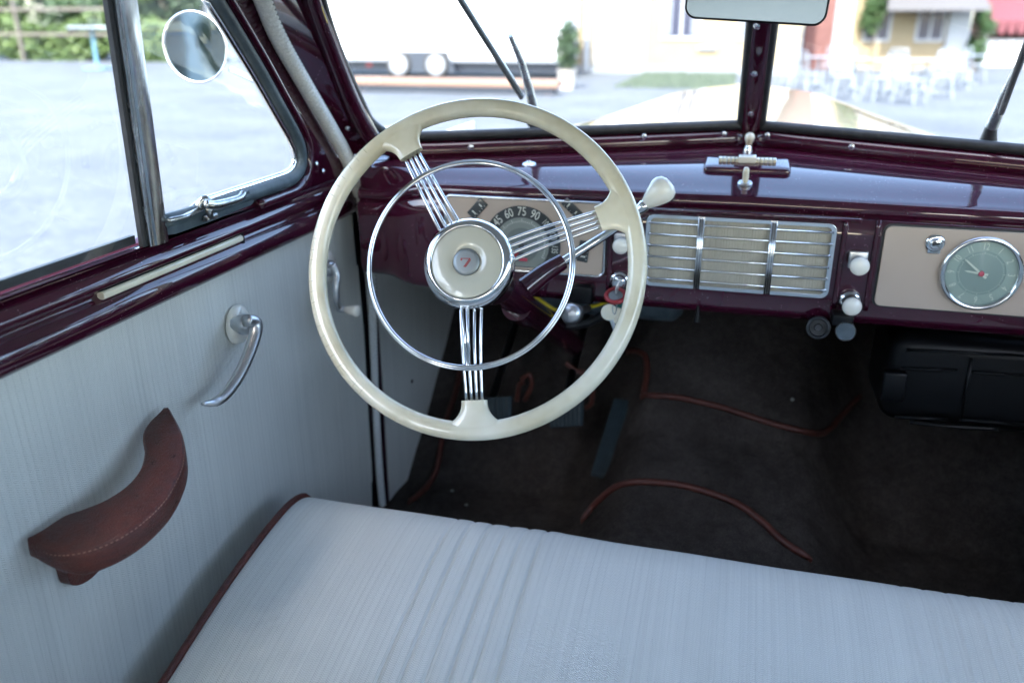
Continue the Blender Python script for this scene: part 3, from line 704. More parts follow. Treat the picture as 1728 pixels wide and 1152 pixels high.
MB().lathe([(.0055,0),(.005,.003),(0,.0035)], (cc.x, YP-.003, cc.z), (0,-1,0), 20).build('needle_boss', 'dial_black', ip)
MB().tube(disc(cc, Rd+.0006, YP-.0016, zc-.0005), .0009, 6, loop=True, up=(0,-1,0)).build('dial_rim', 'beige_panel', ip, 180)
for px, py, an, ww, hh_ in ((806,352,48,.034,.017),(966,352,-42,.036,.014),(985,424,82,.034,.017),(800,425,95,.034,.017)):
    c = oy(px, py); Mg = Matrix.Rotation(-R(an), 4, 'Y')
    gf = MB().rbox((c.x, YP-.001, c.z), (ww, .0026, hh_), .001, Mg).build('small_gauge', 'dial_black', ip)
    mb = MB()
    mb.rbox(V((c.x, YP-.0026, c.z))+Mg@V((-.008,0,.0)), (.002,.0006,hh_*.5), .0002, Mg); mb.rbox(V((c.x, YP-.0026, c.z))+Mg@V((.008,0,0)), (.002,.0006,hh_*.35), .0002, Mg)
    for k in range(5): mb.rbox(V((c.x, YP-.0026, c.z))+Mg@V((-.012+.006*k,0,-hh_*.35)), (.0006,.0006,.0022), .0002, Mg)
    mb.build('gauge_marks', 'numeral', ip)

# speaker grille
sx0, sx1, sz0, sz1 = -.1235, .149, 1.0045, 1.1165
gr_ = part('speaker_grille', 'chrome slatted speaker grille over woven beige cloth', ((sx0+sx1)/2, YP, (sz0+sz1)/2))
MB().poly(rrect(sx0+.003, sx1-.003, sz0+.003, sz1-.003, .009, YFACE-.0005), depth=(0,.0003,0)).build('cloth', 'speaker_cloth', gr_, 0)
# chrome frame: flat band
of_ = rrect(sx0, sx1, sz0, sz1, .012, YP-.003); inn = rrect(sx0+.0065, sx1-.0065, sz0+.0055, sz1-.0055, .0075, YP-.003)
MB().poly(of_, [inn], (0,.0035,0)).build('frame', 'grille_chrome', gr_, 0, bevel=.0008)
for k in range(6):
    z = lerp(sz1-.0125, sz0+.0125, k/5)
    MB().tube([(sx0+.004, YP-.004, z), (sx1-.004, YP-.004, z)], .00135, 8, up=(0,-1,0), ry=.0018).build('slat', 'grille_chrome', gr_, 180)
for px in (1183.5, 1304.5):
    xc = onY(px-4, 430, YP).x
    for d in (-.0032, 0, .0032): MB().tube([(xc+d, YP-.0065, sz0+.0015), (xc+d, YP-.0065, sz1-.0015)], .00155, 8).build('upright', 'grille_chrome', gr_, 180)

# glovebox
gx0, gx1, gz0, gz1 = .2135, .505, 1.0000, 1.1175
gb = part('glovebox_door', 'beige glovebox door with keyhole lock', ((gx0+gx1)/2, YP, 1.06))
MB().poly(rrect(gx0-.003, gx1+.003, gz0-.003, gz1+.003, .011, YFACE-.0008), depth=(0,.0005,0)).build('gap', 'black_rubber', gb, 0)
MB().poly(rrect(gx0, gx1, gz0, gz1, .009, YP-.002), depth=(0,.006,0)).build('panel', 'beige_panel', gb, 50, bevel=.0022)
c = onY(1578, 410, YP-.002)
mb = MB().lathe([(.0125,0),(.0125,.002),(.011,.0035),(.0085,.0038),(.0080,.0065),(.0068,.0075),(.001,.0075)], c, (0,-1,0), 28)
mb.rbox(c+V((0,-.001,-.011)), (.017,.003,.008), .0012); mb.build('lock', 'chrome', gb)
MB().rbox(c+V((0,-.0078,0)), (.0100,.0006,.0030), .0003, Matrix.Rotation(-.3,4,'Y')).lathe([(.0030,0),(.0030,.0006)], c+V((-.0022,-.0076,.0008)), (0,-1,0), 12).build('keyhole', 'black_rubber', gb)
# clock
c = onY(1655, 461, YP-.004); ck = part('clock', 'round clock with chrome bezel set in the glovebox door', c); Y0 = c.y
MB().lathe([(0.0525,.000),(0.0530,.004),(0.0521,.0075),(0.0498,.0090),(0.0470,.0080),(0.0451,.0050),(0.0446,.0)], c+V((0,.002,0)), (0,-1,0), 64, False).build('bezel', 'chrome', ck, 180)
MB().lathe([(0.0451,0),(0.0450,.0006),(0.0316,.0006),(0.0312,-.0001)], c, (0,-1,0), 64, False).build('numeral_ring', 'clock_ring', ck)
MB().lathe([(0.0314,-.0004),(0.0186,.0004),(0,.0012)], c, (0,-1,0), 64, False).build('face', 'clock_face', ck)
mb = MB()
for k in range(1, 13):
    a = PI/2 - k*PI/6; q_ = V((c.x+.0378*math.cos(a), Y0-.0012, c.z+.0378*math.sin(a)))
    text_mb(mb, str(k), .0115, frame_m(q_, (0,-1,0)) @ Matrix.Rotation(a-PI/2, 4, 'Z') @ Matrix.Diagonal((.8,1.15,1,1)), .0001)
for k in range(60):
    a = k*PI/30; d = V((math.cos(a),0,math.sin(a))); t__ = V((-math.sin(a),0,math.cos(a)))*.0003; q_ = V((c.x,Y0-.0013,c.z))+d*.0275; l_ = .003 if k % 5 == 0 else .0012
    mb.add([q_-t__, q_+t__, q_+t__+d*l_, q_-t__+d*l_], [(0,1,2,3)])
mb.build('numerals', 'numeral', ck, 0)
def hand(a, l, w_, y, nm='hand'):
    d = V((math.cos(a),0,math.sin(a))); t__ = V((-math.sin(a),0,math.cos(a)))*w_; o_ = V((c.x, y, c.z))
    MB().poly([o_-d*.009-t__*1.4, o_-d*.009+t__*1.4, o_+d*l*.8+t__, o_+d*l, o_+d*l*.8-t__], depth=(0,.0005,0)).build(nm, 'numeral', ck, 0)
hand(R(141), .032, .0012, Y0-.0038, 'minute_hand'); hand(R(173), .022, .0011, Y0-.003, 'hour_hand')
MB().lathe([(.004,0),(.0035,.003),(0,.0035)], V((c.x, Y0-.0022, c.z)), (0,-1,0), 20).build('hand_boss', 'pink_red', ck)
MB().lathe([(.049,0),(.035,.0016),(.018,.0028),(0,.0032)], V((c.x, Y0-.0045, c.z)), (0,-1,0), 48, False).build('glass', 'dial_glass', ck)

# knobs on the face
def face_knob(px, py, r, ln, label, plate=None, name='pull_knob', collar=False):
    y = YFACE-ln; c = onY(px, py, y); f = V((c.x, YFACE, c.z)); k_ = part(name, label, f)
    if plate: MB().rbox((f.x, YFACE-.003, f.z+.003), (.026,.006,.026), .002).build('plate', 'satin_metal', k_)
    if collar: MB().lathe([(.0155,0),(.016,.004),(.0145,.007),(.0115,.0085),(.0105,.006),(.009,.006)], f, (0,-1,0), 32).build('collar', 'chrome', k_)
    MB().lathe([(.0045,0),(.0045,ln-.008)], f, (0,-1,0), 14).build('stem', 'chrome', k_)
    MB().lathe([(.004,-.012),(r*.6,-.011),(r*.92,-.007),(r,-.003),(r*.98,0),(r*.85,.0025),(r*.5,.0045),(0,.005)], c, (0,-1,0), 32, False).build('grip', 'white_plastic', k_, 180)
face_knob(1047, 416, .0125, .026, 'ivory pull knob between the instruments and the speaker grille', True)
face_knob(1451, 450, .0135, .030, 'upper ivory pull knob left of the glovebox', True)
face_knob(1438, 518, .0135, .034, 'lower ivory pull knob with chrome collar', None, collar=True)
# ignition lock
c = onY(1046, 474, YFACE); ig = part('ignition_lock', 'chrome ignition lock below the ivory knob', c)
MB().lathe([(.0165,0),(.0165,.003),(.0145,.006),(.0125,.007),(.0115,.013),(.010,.0145),(.0075,.0135),(.0065,.0135),(.0065,.018),(0,.018)], c, (0,-1,0), 36, False).build('barrel', 'chrome', ig)
# keys: hang from the lock
kc = c + V((0,-.02,-.004))
ks = thing('key_bunch', 'bunch of keys with red ring and teal fob hanging from the ignition lock', 'keys', kc)
MB().rbox(kc+V((0,-.006,0)), (.003,.03,.010), .001).build('key', 'satin_metal', ks)
rc = kc+V((-.001,-.014,-.010)); nn = V((0,-.45,.9)).normalized(); a_ = nn.orthogonal().normalized(); b_v = nn.cross(a_)
MB().tube([rc+(a_*math.cos(2*PI*k/32)+b_v*math.sin(2*PI*k/32))*.0145 for k in range(32)], .0036, 10, loop=True).build('red_ring', 'red_paint', ks, 180)
MB().lathe([(.012,-.001),(.012,.001)], rc, nn, 24).build('disc', 'emblem_grey', ks)
MB().tube([rc+V((.0,-.006,-.006))+V((math.sin(2*PI*k/20)*.003, 0, math.cos(2*PI*k/20)*.012-.010)) for k in range(20)], .0009, 6, loop=True).build('split_ring', 'chrome', ks, 180)
fc = onD(1046, 518, (kc-EYE).dot(FW)); 
MB().rbox(fc, (.014,.006,.028), .003, Matrix.Rotation(.5,4,'Y')).build('key_fob', 'teal_plastic', ks)
MB().rbox(fc+V((.008,.002,-.004)), (.009,.005,.024), .002, Matrix.Rotation(.15,4,'Y')).build('key_fob', 'black_enamel', ks, label='dark key fob')
for px, py, rot in ((1028,527,.2),(1043,533,-.25)):
    q = onD(px, py, (kc-EYE).dot(FW)-.004); MB().lathe([(.0125,-.001),(.0130,0),(.0125,.001)], q, V((rot,-1,.1)), 28).build('key_bow', 'ivory', ks)
    MB().rbox(q+V((.006,0,-.017)), (.006,.0015,.024), .0006, Matrix.Rotation(-.4,4,'Y')).build('key', 'satin_metal', ks)
# under-dash fittings
c = onY(966, 529, 1.20); ub = part('handbrake_pull', 'oval brushed metal pull knob under the instruments', c)
MB().lathe([(.006,-.05),(.006,-.016),(.0125,-.014),(.0135,-.010),(.0125,-.008),(.016,-.004),(.0175,.002),(.0165,.008),(.011,.012),(0,.0135)], c, V((-.35,-1,.1)), 32, False).build('grip', 'satin_metal', ub, 180)
MB().rbox((c.x+.006, 1.262, c.z+.018), (.035,.05,.03), .004).build('bracket', 'black_enamel', ub)
c = onY(1177, 528, 1.245); MB().lathe([(.0025,-.0),(.003,.014),(.005,.022),(.005,.026),(0,.027)], c+V((0,0,.012)), (0,-.1,-1), 14, False).build('fuse_toggle', 'black_enamel', car)
c = onY(1381, 553, 1.235); k_ = part('black_knob', 'black knob below the dash', c); MB().lathe([(.0165,-.03),(.017,0),(.0135,.002),(.012,-.004),(.006,-.004),(.005,.003),(0,.003)], c, (-.1,-1,.25), 28, False).build('socket', 'black_rubber', k_)
c = onY(1427, 559, 1.225); k_ = part('cap_knob', 'dark capped socket with metal rim below the dash', c)
MB().lathe([(.012,-.03),(.0145,-.005),(.0145,.001),(.013,.003),(.0125,.0025)], c, (-.1,-1,.25), 28, False).build('rim', 'worn_chrome', k_)
MB().lathe([(.0128,.0022),(.006,.003),(0,.003)], c, (-.1,-1,.25), 28, False).build('cap', 'aged_rubber', k_)
MB().rbox(c+V((-.005,.02,.014)), (.03,.03,.018), .003).build('bracket', 'black_enamel', k_)

# ---------------- steering wheel
vdir = ray(794, 447); dcol = V((0, math.cos(R(28)), -math.sin(R(28))))
ang = vdir.angle(dcol); tt = min(1, R(16.5)/ang)
dw = (vdir*math.sin((1-tt)*ang) + dcol*math.sin(tt*ang)).normalized()     # steering axis, away from the driver
nw = -dw
WC = onD(797, 450, 1.052); RW = .2080; rr = .0112
sw = part('steering_wheel', 'ivory three spoke steering wheel with chrome horn ring', WC)
wx = (RT - nw*RT.dot(nw)).normalized(); wy = nw.cross(wx)
def wp(a, r, h=0.): return WC + (wx*math.cos(a) + wy*math.sin(a))*r + nw*h
SP = [R(118.5), R(18.5), R(-88.5)]
rings = []; NR = 180
for k in range(NR):
    a = 2*PI*k/NR; rad = wx*math.cos(a)+wy*math.sin(a); ring = []
    for j in range(20):
        th = 2*PI*j/20; cr = math.cos(th); cn = math.sin(th)
        rx_ = rr*(1.0 if cr > 0 else 1.12); bul = 0
        fl = 1 - .10*math.exp(-((abs(th-PI*.5))/.25)**2)
        ring.append(WC + rad*(RW + cr*rx_) + nw*(cn*rr*.98*fl))
    rings.append(ring)
mb = MB().loft(rings, True, True)
for a in SP:                                   # webs where the spokes enter the rim
    secs_ = []
    for k in range(9):
        u = k/8; r_ = lerp(RW-.002, RW-.039, u); hw = .0165 + .030*(1-u)**2.6; th_ = lerp(.0098, .0062, u)
        ring = []
        for j in range(20):
            q_ = 2*PI*j/20; sx_ = math.copysign(abs(math.cos(q_))**.55, math.cos(q_)); sz_ = math.copysign(abs(math.sin(q_))**.7, math.sin(q_))
            c0_ = wp(a, r_ - .010*(hw/.0165-1)*0, 0); tg = -wx*math.sin(a)+wy*math.cos(a)
            ang_off = sx_*hw/RW; rp = (wx*math.cos(a)+wy*math.sin(a))
            bend = (RW-.002)*(1-math.cos(ang_off))*(1-u)
            ring.append(WC + rp*(r_-bend) + tg*sx_*hw + nw*(sz_*th_ + .004*u))
        secs_.append(ring)
    mb.loft(secs_, True, caps=True)
rim = mb.build('rim', 'cracked_ivory', None, 50)
# give the rim a local frame in the wheel plane so its crazing follows the angle
Mw = Matrix(((wx.x,wy.x,nw.x,WC.x),(wx.y,wy.y,nw.y,WC.y),(wx.z,wy.z,nw.z,WC.z),(0,0,0,1)))
rim.data.transform(Mw.inverted()); rim.parent = sw; rim.matrix_basis = Matrix.Translation(-WC) @ Mw
HUBH = .026
for a in SP:
    mb = MB(); tg = -wx*math.sin(a)+wy*math.cos(a)
    bot = abs(a-SP[2]) < .01
    for o_ in (-1.5,-.5,.5,1.5):
        s0 = o_*.0062*1.05; s1 = o_*.0078
        p_in = wp(a, .048, HUBH*.42) + tg*s1*1.15; p_m = wp(a, .10, .014)+tg*s1; p_out = wp(a, RW-.036, .004) + tg*s0
        mb.tube(spline([p_in, p_m, p_out], 4), .0021, 10)
    mb.build('spoke', 'chrome', sw, 180)
# hub
mb = MB().lathe([(.020,-.030),(.042,-.026),(.0535,-.012),(.0575,-.002),(.0580,.003),(.0565,.010),(.0525,.0155),(.0475,.0185),(.0455,.0185),(.0450,.0165)], WC+nw*(HUBH-.012), nw, 64, False)
mb.build('hub_ring', 'chrome', sw, 180)
MB().lathe([(.0452,.0158),(.0446,.0170),(.0432,.0176),(.030,.0183),(.0175,.0188),(.0170,.0180)], WC+nw*(HUBH-.012), nw, 64, False).build('horn_button', 'hub_beige', sw, 180)
MB().lathe([(.0170,.0185),(.0165,.0205),(.0120,.0209),(.0,.0212)], WC+nw*(HUBH-.012), nw, 48, False).build('emblem', 'emblem_grey', sw, 180)
Me = Mw @ Matrix.Translation((0,0,HUBH-.012+.0210)) @ Matrix.Diagonal((.74,.74,1,1))
em = MB()
def bar(p, q, w_):
    p, q = V((*p, 0)), V((*q, 0)); d = (q-p).normalized(); t__ = V((-d.y, d.x, 0))*w_/2
    vs = [p-t__, q-t__, q+t__, p+t__]; em.add([Me@(v_+V((0,0,z))) for z in (0, .0004) for v_ in vs], [(0,1,2,3),(4,5,6,7),(0,1,5,4),(1,2,6,5),(2,3,7,6),(3,0,4,7)])
bar((-.0095,.0055), (.0075,.0050), .0012); bar((-.0095,.0030), (-.0065,.0030), .0012); bar((-.0078,.0062), (-.0078,.0020), .0012)
bar((.0058,.0040), (-.0028,-.0078), .0014); bar((.0072,.0022), (-.0008,-.0086), .0012); bar((-.0045,-.0078), (.0000,-.0086), .0012); bar((.0058,.0045),(.0078,.0022),.001)
em.build('emblem_figure', 'red_paint', sw, 0)
# horn ring
RH = .1285; HO = .021
mb = MB()
HC = lambda k, dr, dh: WC + (wx*math.cos(2*PI*k/120)+wy*math.sin(2*PI*k/120))*(RH+dr) + nw*(HO+dh) + (-wx*.000)
mb.tube([HC(k,0,0) for k in range(120)], .0028, 10, loop=True, up=nw); mb.tube([HC(k,.0026,-.002) for k in range(120)], .0022, 8, loop=True, up=nw)
for s_ in (-1, 1):                               # two blades that carry the ring down to the hub
    a = SP[2]; tg = -wx*math.sin(a)+wy*math.cos(a); mb.tube([wp(a,.050,.026)+tg*.0035*s_-tg*.006, wp(a,.09,.025)+tg*.0022*s_-tg*.004, wp(a,RH,.021)+tg*.001*s_-tg*.003], .0019, 8)
for k_a in (SP[0]-.03, SP[1]+.1):
    pass
mb.build('horn_ring', 'chrome', sw, 180)
# column
col0 = WC + nw*(-.01); cole = col0 + (dcol+V((.02,0,0)))*.72
sc_ = part('steering_column', 'maroon steering column tube', col0)
MB().tube([col0+dcol*.01, col0+dcol*.10], .030, 28).build('collar', 'dark_maroon', sc_, 60)
MB().tube([col0+dcol*.06, cole], .0215, 24).build('tube', 'maroon_paint', sc_, 60)
MB().tube([col0+dcol*.245+V((0,0,-.004)), col0+dcol*.31+V((0,0,-.004))], .0245, 24).build('clamp', 'maroon_paint', sc_, 60)
# gear lever
gl = part('gear_lever', 'column gear lever with maroon arm, chrome rod and ivory knob', col0+dcol*.08)
g0 = col0+dcol*.09; dpt = (g0-EYE).dot(FW)
A = onD(886, 486, dpt+.004); B = onD(950, 441, dpt+.01); C_ = onD(1044, 382, dpt+.0); Dk = onD(1088, 346, dpt-.012); E_ = onD(1112, 325, dpt-.02)
MB().tube(spline([A, lerp(A,B,.5)+V((0,0,.002)), B], 5), lambda u: lerp(.0155,.0115,u), 20).build('arm', 'maroon_paint', gl, 60)
MB().tube(spline([lerp(A,B,.85), C_, Dk], 8), lambda u: lerp(.0068,.0052,u), 16).build('rod', 'chrome', gl, 180)
kd = (E_-Dk).normalized()
MB().lathe([(.0060,-.012),(.0075,-.008),(.0085,-.001),(.0070,.002)], Dk, kd, 20).build('ferrule', 'chrome', gl)
MB().lathe([(.0068,.001),(.0090,.004),(.0132,.013),(.0168,.022),(.0188,.029),(.0183,.036),(.0148,.0420),(.008,.0452),(0,.0459)], Dk, kd, 32, False).build('knob', 'white_plastic', gl, 180)

# ---------------- floor, firewall and hump
def fz(x, y):
    q = abs(x-.02)
    base = .45
    toe = max(0, y-1.50); z = base + toe*.85 - .02*sm(0,.1,toe)
    hump = (.17*sm(.30,.13,q)) * lerp(.55, 1.25, sm(1.0, 1.75, y))
    z += hump
    z += .012*math.exp(-((x+.30+.35*(y-1.5))/.035)**2)*sm(1.25,1.5,y) + .010*math.exp(-((x+.12-.5*(y-1.55))/.045)**2)*sm(1.35,1.6,y) + .009*math.exp(-((y-1.40-.25*x)/.035)**2)*sm(-.5,-.3,x)*sm(.1,-.1,x)
    z += .006*math.sin(x*23+y*7)*math.cos(y*17-x*5) + .003*math.sin(x*61)*math.sin(y*47)
    return z
nx, ny = 130, 150; rows = []
for j in range(ny+1):
    y = lerp(.3, 1.93, j/ny); rows.append([V((lerp(-.68, .70, i/nx), y, fz(lerp(-.68, .70, i/nx), y))) for i in range(nx+1)])
y = 1.935; 
for zz in (.2, .5, .8, 1.): rows.append([V((p.x, y+zz*.03, lerp(p.z, 1.13, zz))) for p in rows[ny]])
flo = MB().loft(rows, False).build('carpet', 'carpet', car, 180, label='dark grey-brown floor carpet over the tunnel')
ft = bvh(flo)
def on_floor(pts, n=8, lift=.004):
    out = []
    for i in range(len(pts)-1):
        for k in range(n): t_ = k/n; out.append((lerp(pts[i][0], pts[i+1][0], t_), lerp(pts[i][1], pts[i+1][1], t_)))
    out.append(pts[-1]); return [hit(ft, *p)[0] + hit(ft, *p)[1]*lift for p in out]
def sp2(pts, n=6): return [(p.x, p.y) for p in spline([(a, b, 0) for a, b in pts], n)]
for pts in ([(1085,668),(1140,672),(1200,684),(1260,702),(1310,718),(1360,730),(1385,731),(1403,718),(1425,692),(1450,668)], [(985,880),(1010,850),(1045,822),(1090,815),(1150,821),(1210,838),(1250,856),(1285,882),(1320,915),(1365,945)],
            [(1062,592),(1080,594),(1092,605),(1094,635),(1088,668)], [(690,850),(720,825),(738,790),(746,745),(752,715),(770,660),(778,620)]):
    P_ = on_floor(sp2(pts, 6), 1, .0045); P_ = [P_[0]-V((0,0,.012))]+P_+[P_[-1]-V((0,0,.012))]; MB().tube(P_, lambda u: .0064*min(1, .3+14*min(u,1-u)), 8).build('carpet_piping', 'red_piping', car, 180, label='reddish brown leather edging of the carpet')
for px, py in ((1337,674),(763,828),(787,852)):
    p, n = hit(ft, px, py); screw(p+n*.001, n, .003, name='carpet_stud', m='emblem_grey')
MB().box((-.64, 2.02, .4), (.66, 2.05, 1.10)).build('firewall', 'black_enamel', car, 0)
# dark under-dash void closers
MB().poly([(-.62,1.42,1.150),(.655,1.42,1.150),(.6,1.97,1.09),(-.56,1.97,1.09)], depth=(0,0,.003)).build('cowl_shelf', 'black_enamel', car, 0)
# black pipes and wiring
MB().tube(spline([(-.42,1.45,.97),(-.30,1.42,.895),(-.24,1.43,.90),(-.19,1.40,.93),(-.17,1.36,.97)], 8), .0035, 8).build('wire', 'yellow_wire', car, 180, label='yellow wire sagging under the dash')
MB().tube(spline([(-.44,1.5,1.0),(-.36,1.48,.86),(-.25,1.52,.84),(-.14,1.5,.95)], 8), .009, 8).build('hose', 'black_rubber', car, 180)
MB().rbox((-.22,1.62,.93), (.30,.22,.16), .03).build('bulkhead_box', 'aged_rubber', car)
# pedals
def pedal(name, pts, lab, ribs, parent_loc, th=.008):
    # pts: four pixel corners (tl,tr,br,bl) with distances y
    P_ = [onY(a, b, yy) for a, b, yy in pts]; e_ = part(name, lab, P_[3]); nrm = (P_[1]-P_[0]).cross(P_[3]-P_[0]).normalized()
    if nrm.dot(FW) > 0: nrm = -nrm
    MB().poly(P_, depth=-nrm*th).build('plate', 'pedal_rubber', e_, 0, bevel=.003)
    mb = MB()
    for k in range(ribs):
        u = (k+.5)/ribs; a, b = lerp(P_[0], P_[1], u), lerp(P_[3], P_[2], u); mb.tube([lerp(a,b,.03)+nrm*.001, lerp(a,b,.97)+nrm*.001], (P_[1]-P_[0]).length/ribs*.33, 6)
    mb.build('ribs', 'pedal_rubber', e_); return e_, P_, nrm
pedal('accelerator_pedal', [(1036,671,1.60),(1073,676,1.60),(1026,808,1.47),(996,801,1.47)], 'long ribbed accelerator pedal', 7, None)
e_, P_, nn_ = pedal('brake_pedal', [(922,678,1.52),(984,672,1.52),(983,718,1.50),(928,722,1.50)], 'ribbed brake pedal behind the wheel rim', 8, None)
MB().tube([lerp(P_[0],P_[1],.5)-nn_*.01, lerp(P_[0],P_[1],.5)+V((0,.25,.12))], .009, 10).build('arm', 'black_enamel', e_)
e_, P_, nn_ = pedal('clutch_pedal', [(795,672,1.52),(862,668,1.52),(862,712,1.50),(800,716,1.50)], 'ribbed clutch pedal left of the brake pedal', 8, None)
MB().tube([lerp(P_[0],P_[1],.5)-nn_*.01, lerp(P_[0],P_[1],.5)+V((0,.25,.12))], .009, 10).build('arm', 'black_enamel', e_)
for pts in ([(880,640),(893,632),(897,650),(885,676)], [(992,650),(1000,655),(998,680),(988,688)], [(955,612),(968,622),(982,628),(998,628)], [(872,676),(876,650),(884,645)]):
    MB().tube(spline([onY(a, b, 1.60) for a, b in pts], 5), .0055, 8).build('slot_edging', 'red_piping', car, 180)

# heater on the right
hc = onY(1500, 568, 1.34); hb = part('heater', 'black enamel heater box under the glovebox', (.36, 1.4, .86))
hx0 = onY(1500, 600, 1.34).x; hz1 = onY(1560, 566, 1.34).z; hz0 = onY(1600, 725, 1.34).z
MB().rbox((hx0+.21, 1.43, (hz0+hz1)/2), (.42,.18,hz1-hz0), .03, None, 6).build('case', 'black_enamel', hb)
ym = 1.338
for a, b in (((1530,590),(1728,600)), ((1520,622),(1615,625)), ((1640,628),(1728,634)), ((1510,703),(1600,708)), ((1620,708),(1728,716))):
    p, q = onY(*a, ym), onY(*b, ym); MB().tube([p, q], .0028, 8).build('rib', 'black_enamel', hb, 180)
MB().tube([onY(1640,604,ym), onY(1622,706,ym)], .0028, 8).build('rib', 'black_enamel', hb, 180)
MB().tube(spline([onY(1535,712,1.325), onY(1600,719,1.32), onY(1685,724,1.325)], 5), .0032, 8).build('flap_edge', 'black_enamel', hb, 180)
MB().rbox(onY(1507,650,1.33), (.035,.02,.05), .004).build('motor_bracket', 'black_enamel', hb)
# kick panels
for s_ in (-1, 1):
    x = -.640 if s_ < 0 else .675
    MB().box((min(x,x-.004*s_*-1), 1.40, .40), (max(x,x+.004*s_), 2.03, 1.16)).build('kick_panel', 'door_cloth', car, 0, label='grey cloth kick panel beside the pedals' if s_ < 0 else None)
p = onX(695, 643, -.639); screw(p, (1,0,0), .0035, name='panel_stud')

# ---------------- doors
DXI = -.66
def tumble(z): return .12*max(0, z-1.14)
def onDoor(px, py, off=0.):                 # the leaning upper frame of the left door
    d = ray(px, py); return EYE + d*((DXI+off + .12*(EYE.z-1.14) - EYE.x)/(d.x - .12*d.z))
def door(side):
    S = lambda p: V(p) if side < 0 else V((2*CX - p[0], p[1], p[2]))
    d = part('door', 'left front door with grey cloth panel and maroon top' if side < 0 else 'right front door', S((DXI, 1.37, .45)))
    def mk(mb, *a, **k):
        if side > 0: mb.v = [S(p) for p in mb.v]
        return mb.build(*a, **k)
    # lower cloth panel, gently padded
    rows = []
    for j in range(41):
        z = lerp(.40, 1.078, j/40); rows.append([V((DXI-.006+.004*math.sin(PI*j/40)+.0012*math.sin(y_*9+z*6)*math.sin(z*13), y_, z)) for y_ in [lerp(-.15, 1.372, k/60) for k in range(61)]])
    mk(MB().loft(rows, False), 'trim_panel', 'door_cloth', d, 180)
    # maroon sill: a pressed section swept along the door
    prof = [(-.010,1.064),(.002,1.066),(.010,1.0715),(.0135,1.079),(.0135,1.088),(.010,1.096),(.003,1.101),(-.001,1.104),(-.001,1.108),(.004,1.111),(.0085,1.1155),(.0085,1.120),(.002,1.128),(-.010,1.1345),(-.020,1.1385),(-.024,1.143),(-.030,1.1435)]
    def secp(y_): k = 1-.35*sm(1.28,1.385,y_); return [V((DXI + a*k, y_, b)) for a, b in prof]
    rows = [secp(lerp(-.15, 1.388, k/60)) for k in range(61)]
    mk(MB().loft(rows, False), 'sill', 'maroon_paint', d, 60)
    # upper frame plate with two openings
    rope_ = [(443,0),(470,65),(517,148),(556,214),(583,262),(600,305)]
    outer = [V((0,1.388,1.136))] + [onDoor(a-13, b) for a, b in reversed(rope_)]
    e = outer[-1]; dirr = (outer[-1]-outer[-2]).normalized(); outer.append(e + dirr*((1.50-e.z)/dirr.z)); outer += [V((0,.9,1.525)), V((0,-.15,1.53)), V((0,-.15,1.136))]
    for p in outer: p.x = DXI + tumble(p.z)
    gl_px = [(354,0),(396,66),(438,135),(472,195),(497,240),(504,262),(503,276),(493,289),(470,298),(430,311),(350,337),(290,357)]
    ve = [onDoor(a, b) for a, b in gl_px]
    top_dir = (ve[0]-ve[1]).normalized(); ztop = 1.475
    vt = ve[0] + top_dir*((ztop-ve[0].z)/top_dir.z)
    # post line
    pb = onDoor(262, 399); pt = onDoor(207, 0); pdir = (pt-pb).normalized()
    postx = lambda z: pb + pdir*((z-pb.z)/pdir.z)
    hole1 = [vt] + ve[:-1] + [onDoor(276, 362)] + [postx(ztop)+V((0,.018,0))]
    def grow(poly, r):
        c_ = sum(poly, V())/len(poly); out = []
        N = len(poly)
        for i in range(N):
            a, b, c2 = poly[i-1], poly[i], poly[(i+1) % N]
            d1 = (b-a).normalized(); d2 = (c2-b).normalized(); n1 = V((0, d1.z, -d1.y)); n2 = V((0, d2.z, -d2.y)); n_ = (n1+n2).normalized()
            if n_.dot(b-c_) < 0: n_ = -n_
            out.append(b + n_*r)
        return out
    h1 = grow(hole1, .021); h1 = [V((0, max(p.y, postx(p.z).y+.004), max(p.z, 1.1395))) for p in h1]
    z2b = 1.1395
    h2 = [V((0, postx(1.47).y-.003, 1.47)), V((0, postx(z2b).y-.003, z2b)), V((0, -.08, z2b)), V((0,-.08,1.46)), V((0,-.03,1.485)), V((0, postx(1.49).y-.03, 1.49))]
    for h in (h1, h2):
        for p in h: p.x = DXI + tumble(p.z)
    mk(MB().poly(outer, [h1, h2], (-.011,0,0)), 'window_frame', 'maroon_paint', d, 50, bevel=.004)
    # soft bead on the frame beside the vent (rounded highlight)
    bd = [p + V((.002,0,0)) for p in grow(hole1, .029)][1:11]
    mk(MB().tube(spline(bd, 4), .0075, 10, up=(1,0,0)), 'frame_bead', 'maroon_paint', d, 180)
    # rubber and chrome round the vent pane
    rb = [p + V((-.003,0,0)) for p in grow(hole1, .0125)]
    vr = mk(MB().tube(spline(rb[1:13], 4), .0095, 10, up=(1,0,0)), 'vent_rubber', 'aged_rubber', d, 180)
    rc_ = [p + V((-.008,0,0)) for p in grow(hole1, .003)]
    mk(MB().tube(spline(rc_[1:], 4), .0042, 10, up=(1,0,0), ry=.006), 'vent_frame', 'chrome', d, 180)
    mk(MB().poly([p+V((-.010,0,0)) for p in grow(hole1, .006)]), 'vent_window', 'window_glass', d, 0)
    # post: chrome channel with felt edge
    rings = []; r2 = []; r3 = []
    for k in range(12):
        z = lerp(1.1385, 1.49, k/11); c = postx(z); c = V((DXI+tumble(z), c.y, z))
        rings.append([c+V((a, b, 0)) for a, b in ((-.009,-.0145),(.003,-.0145),(.0045,-.012),(.0045,-.0085),(.007,-.007),(.0085,.004),(.0065,.0145),(-.009,.0145))])
        r2.append([c+V((a, b, 0)) for a, b in ((-.008,-.0205),(-.002,-.0205),(.000,-.0185),(.0,-.0148),(-.008,-.0148))])
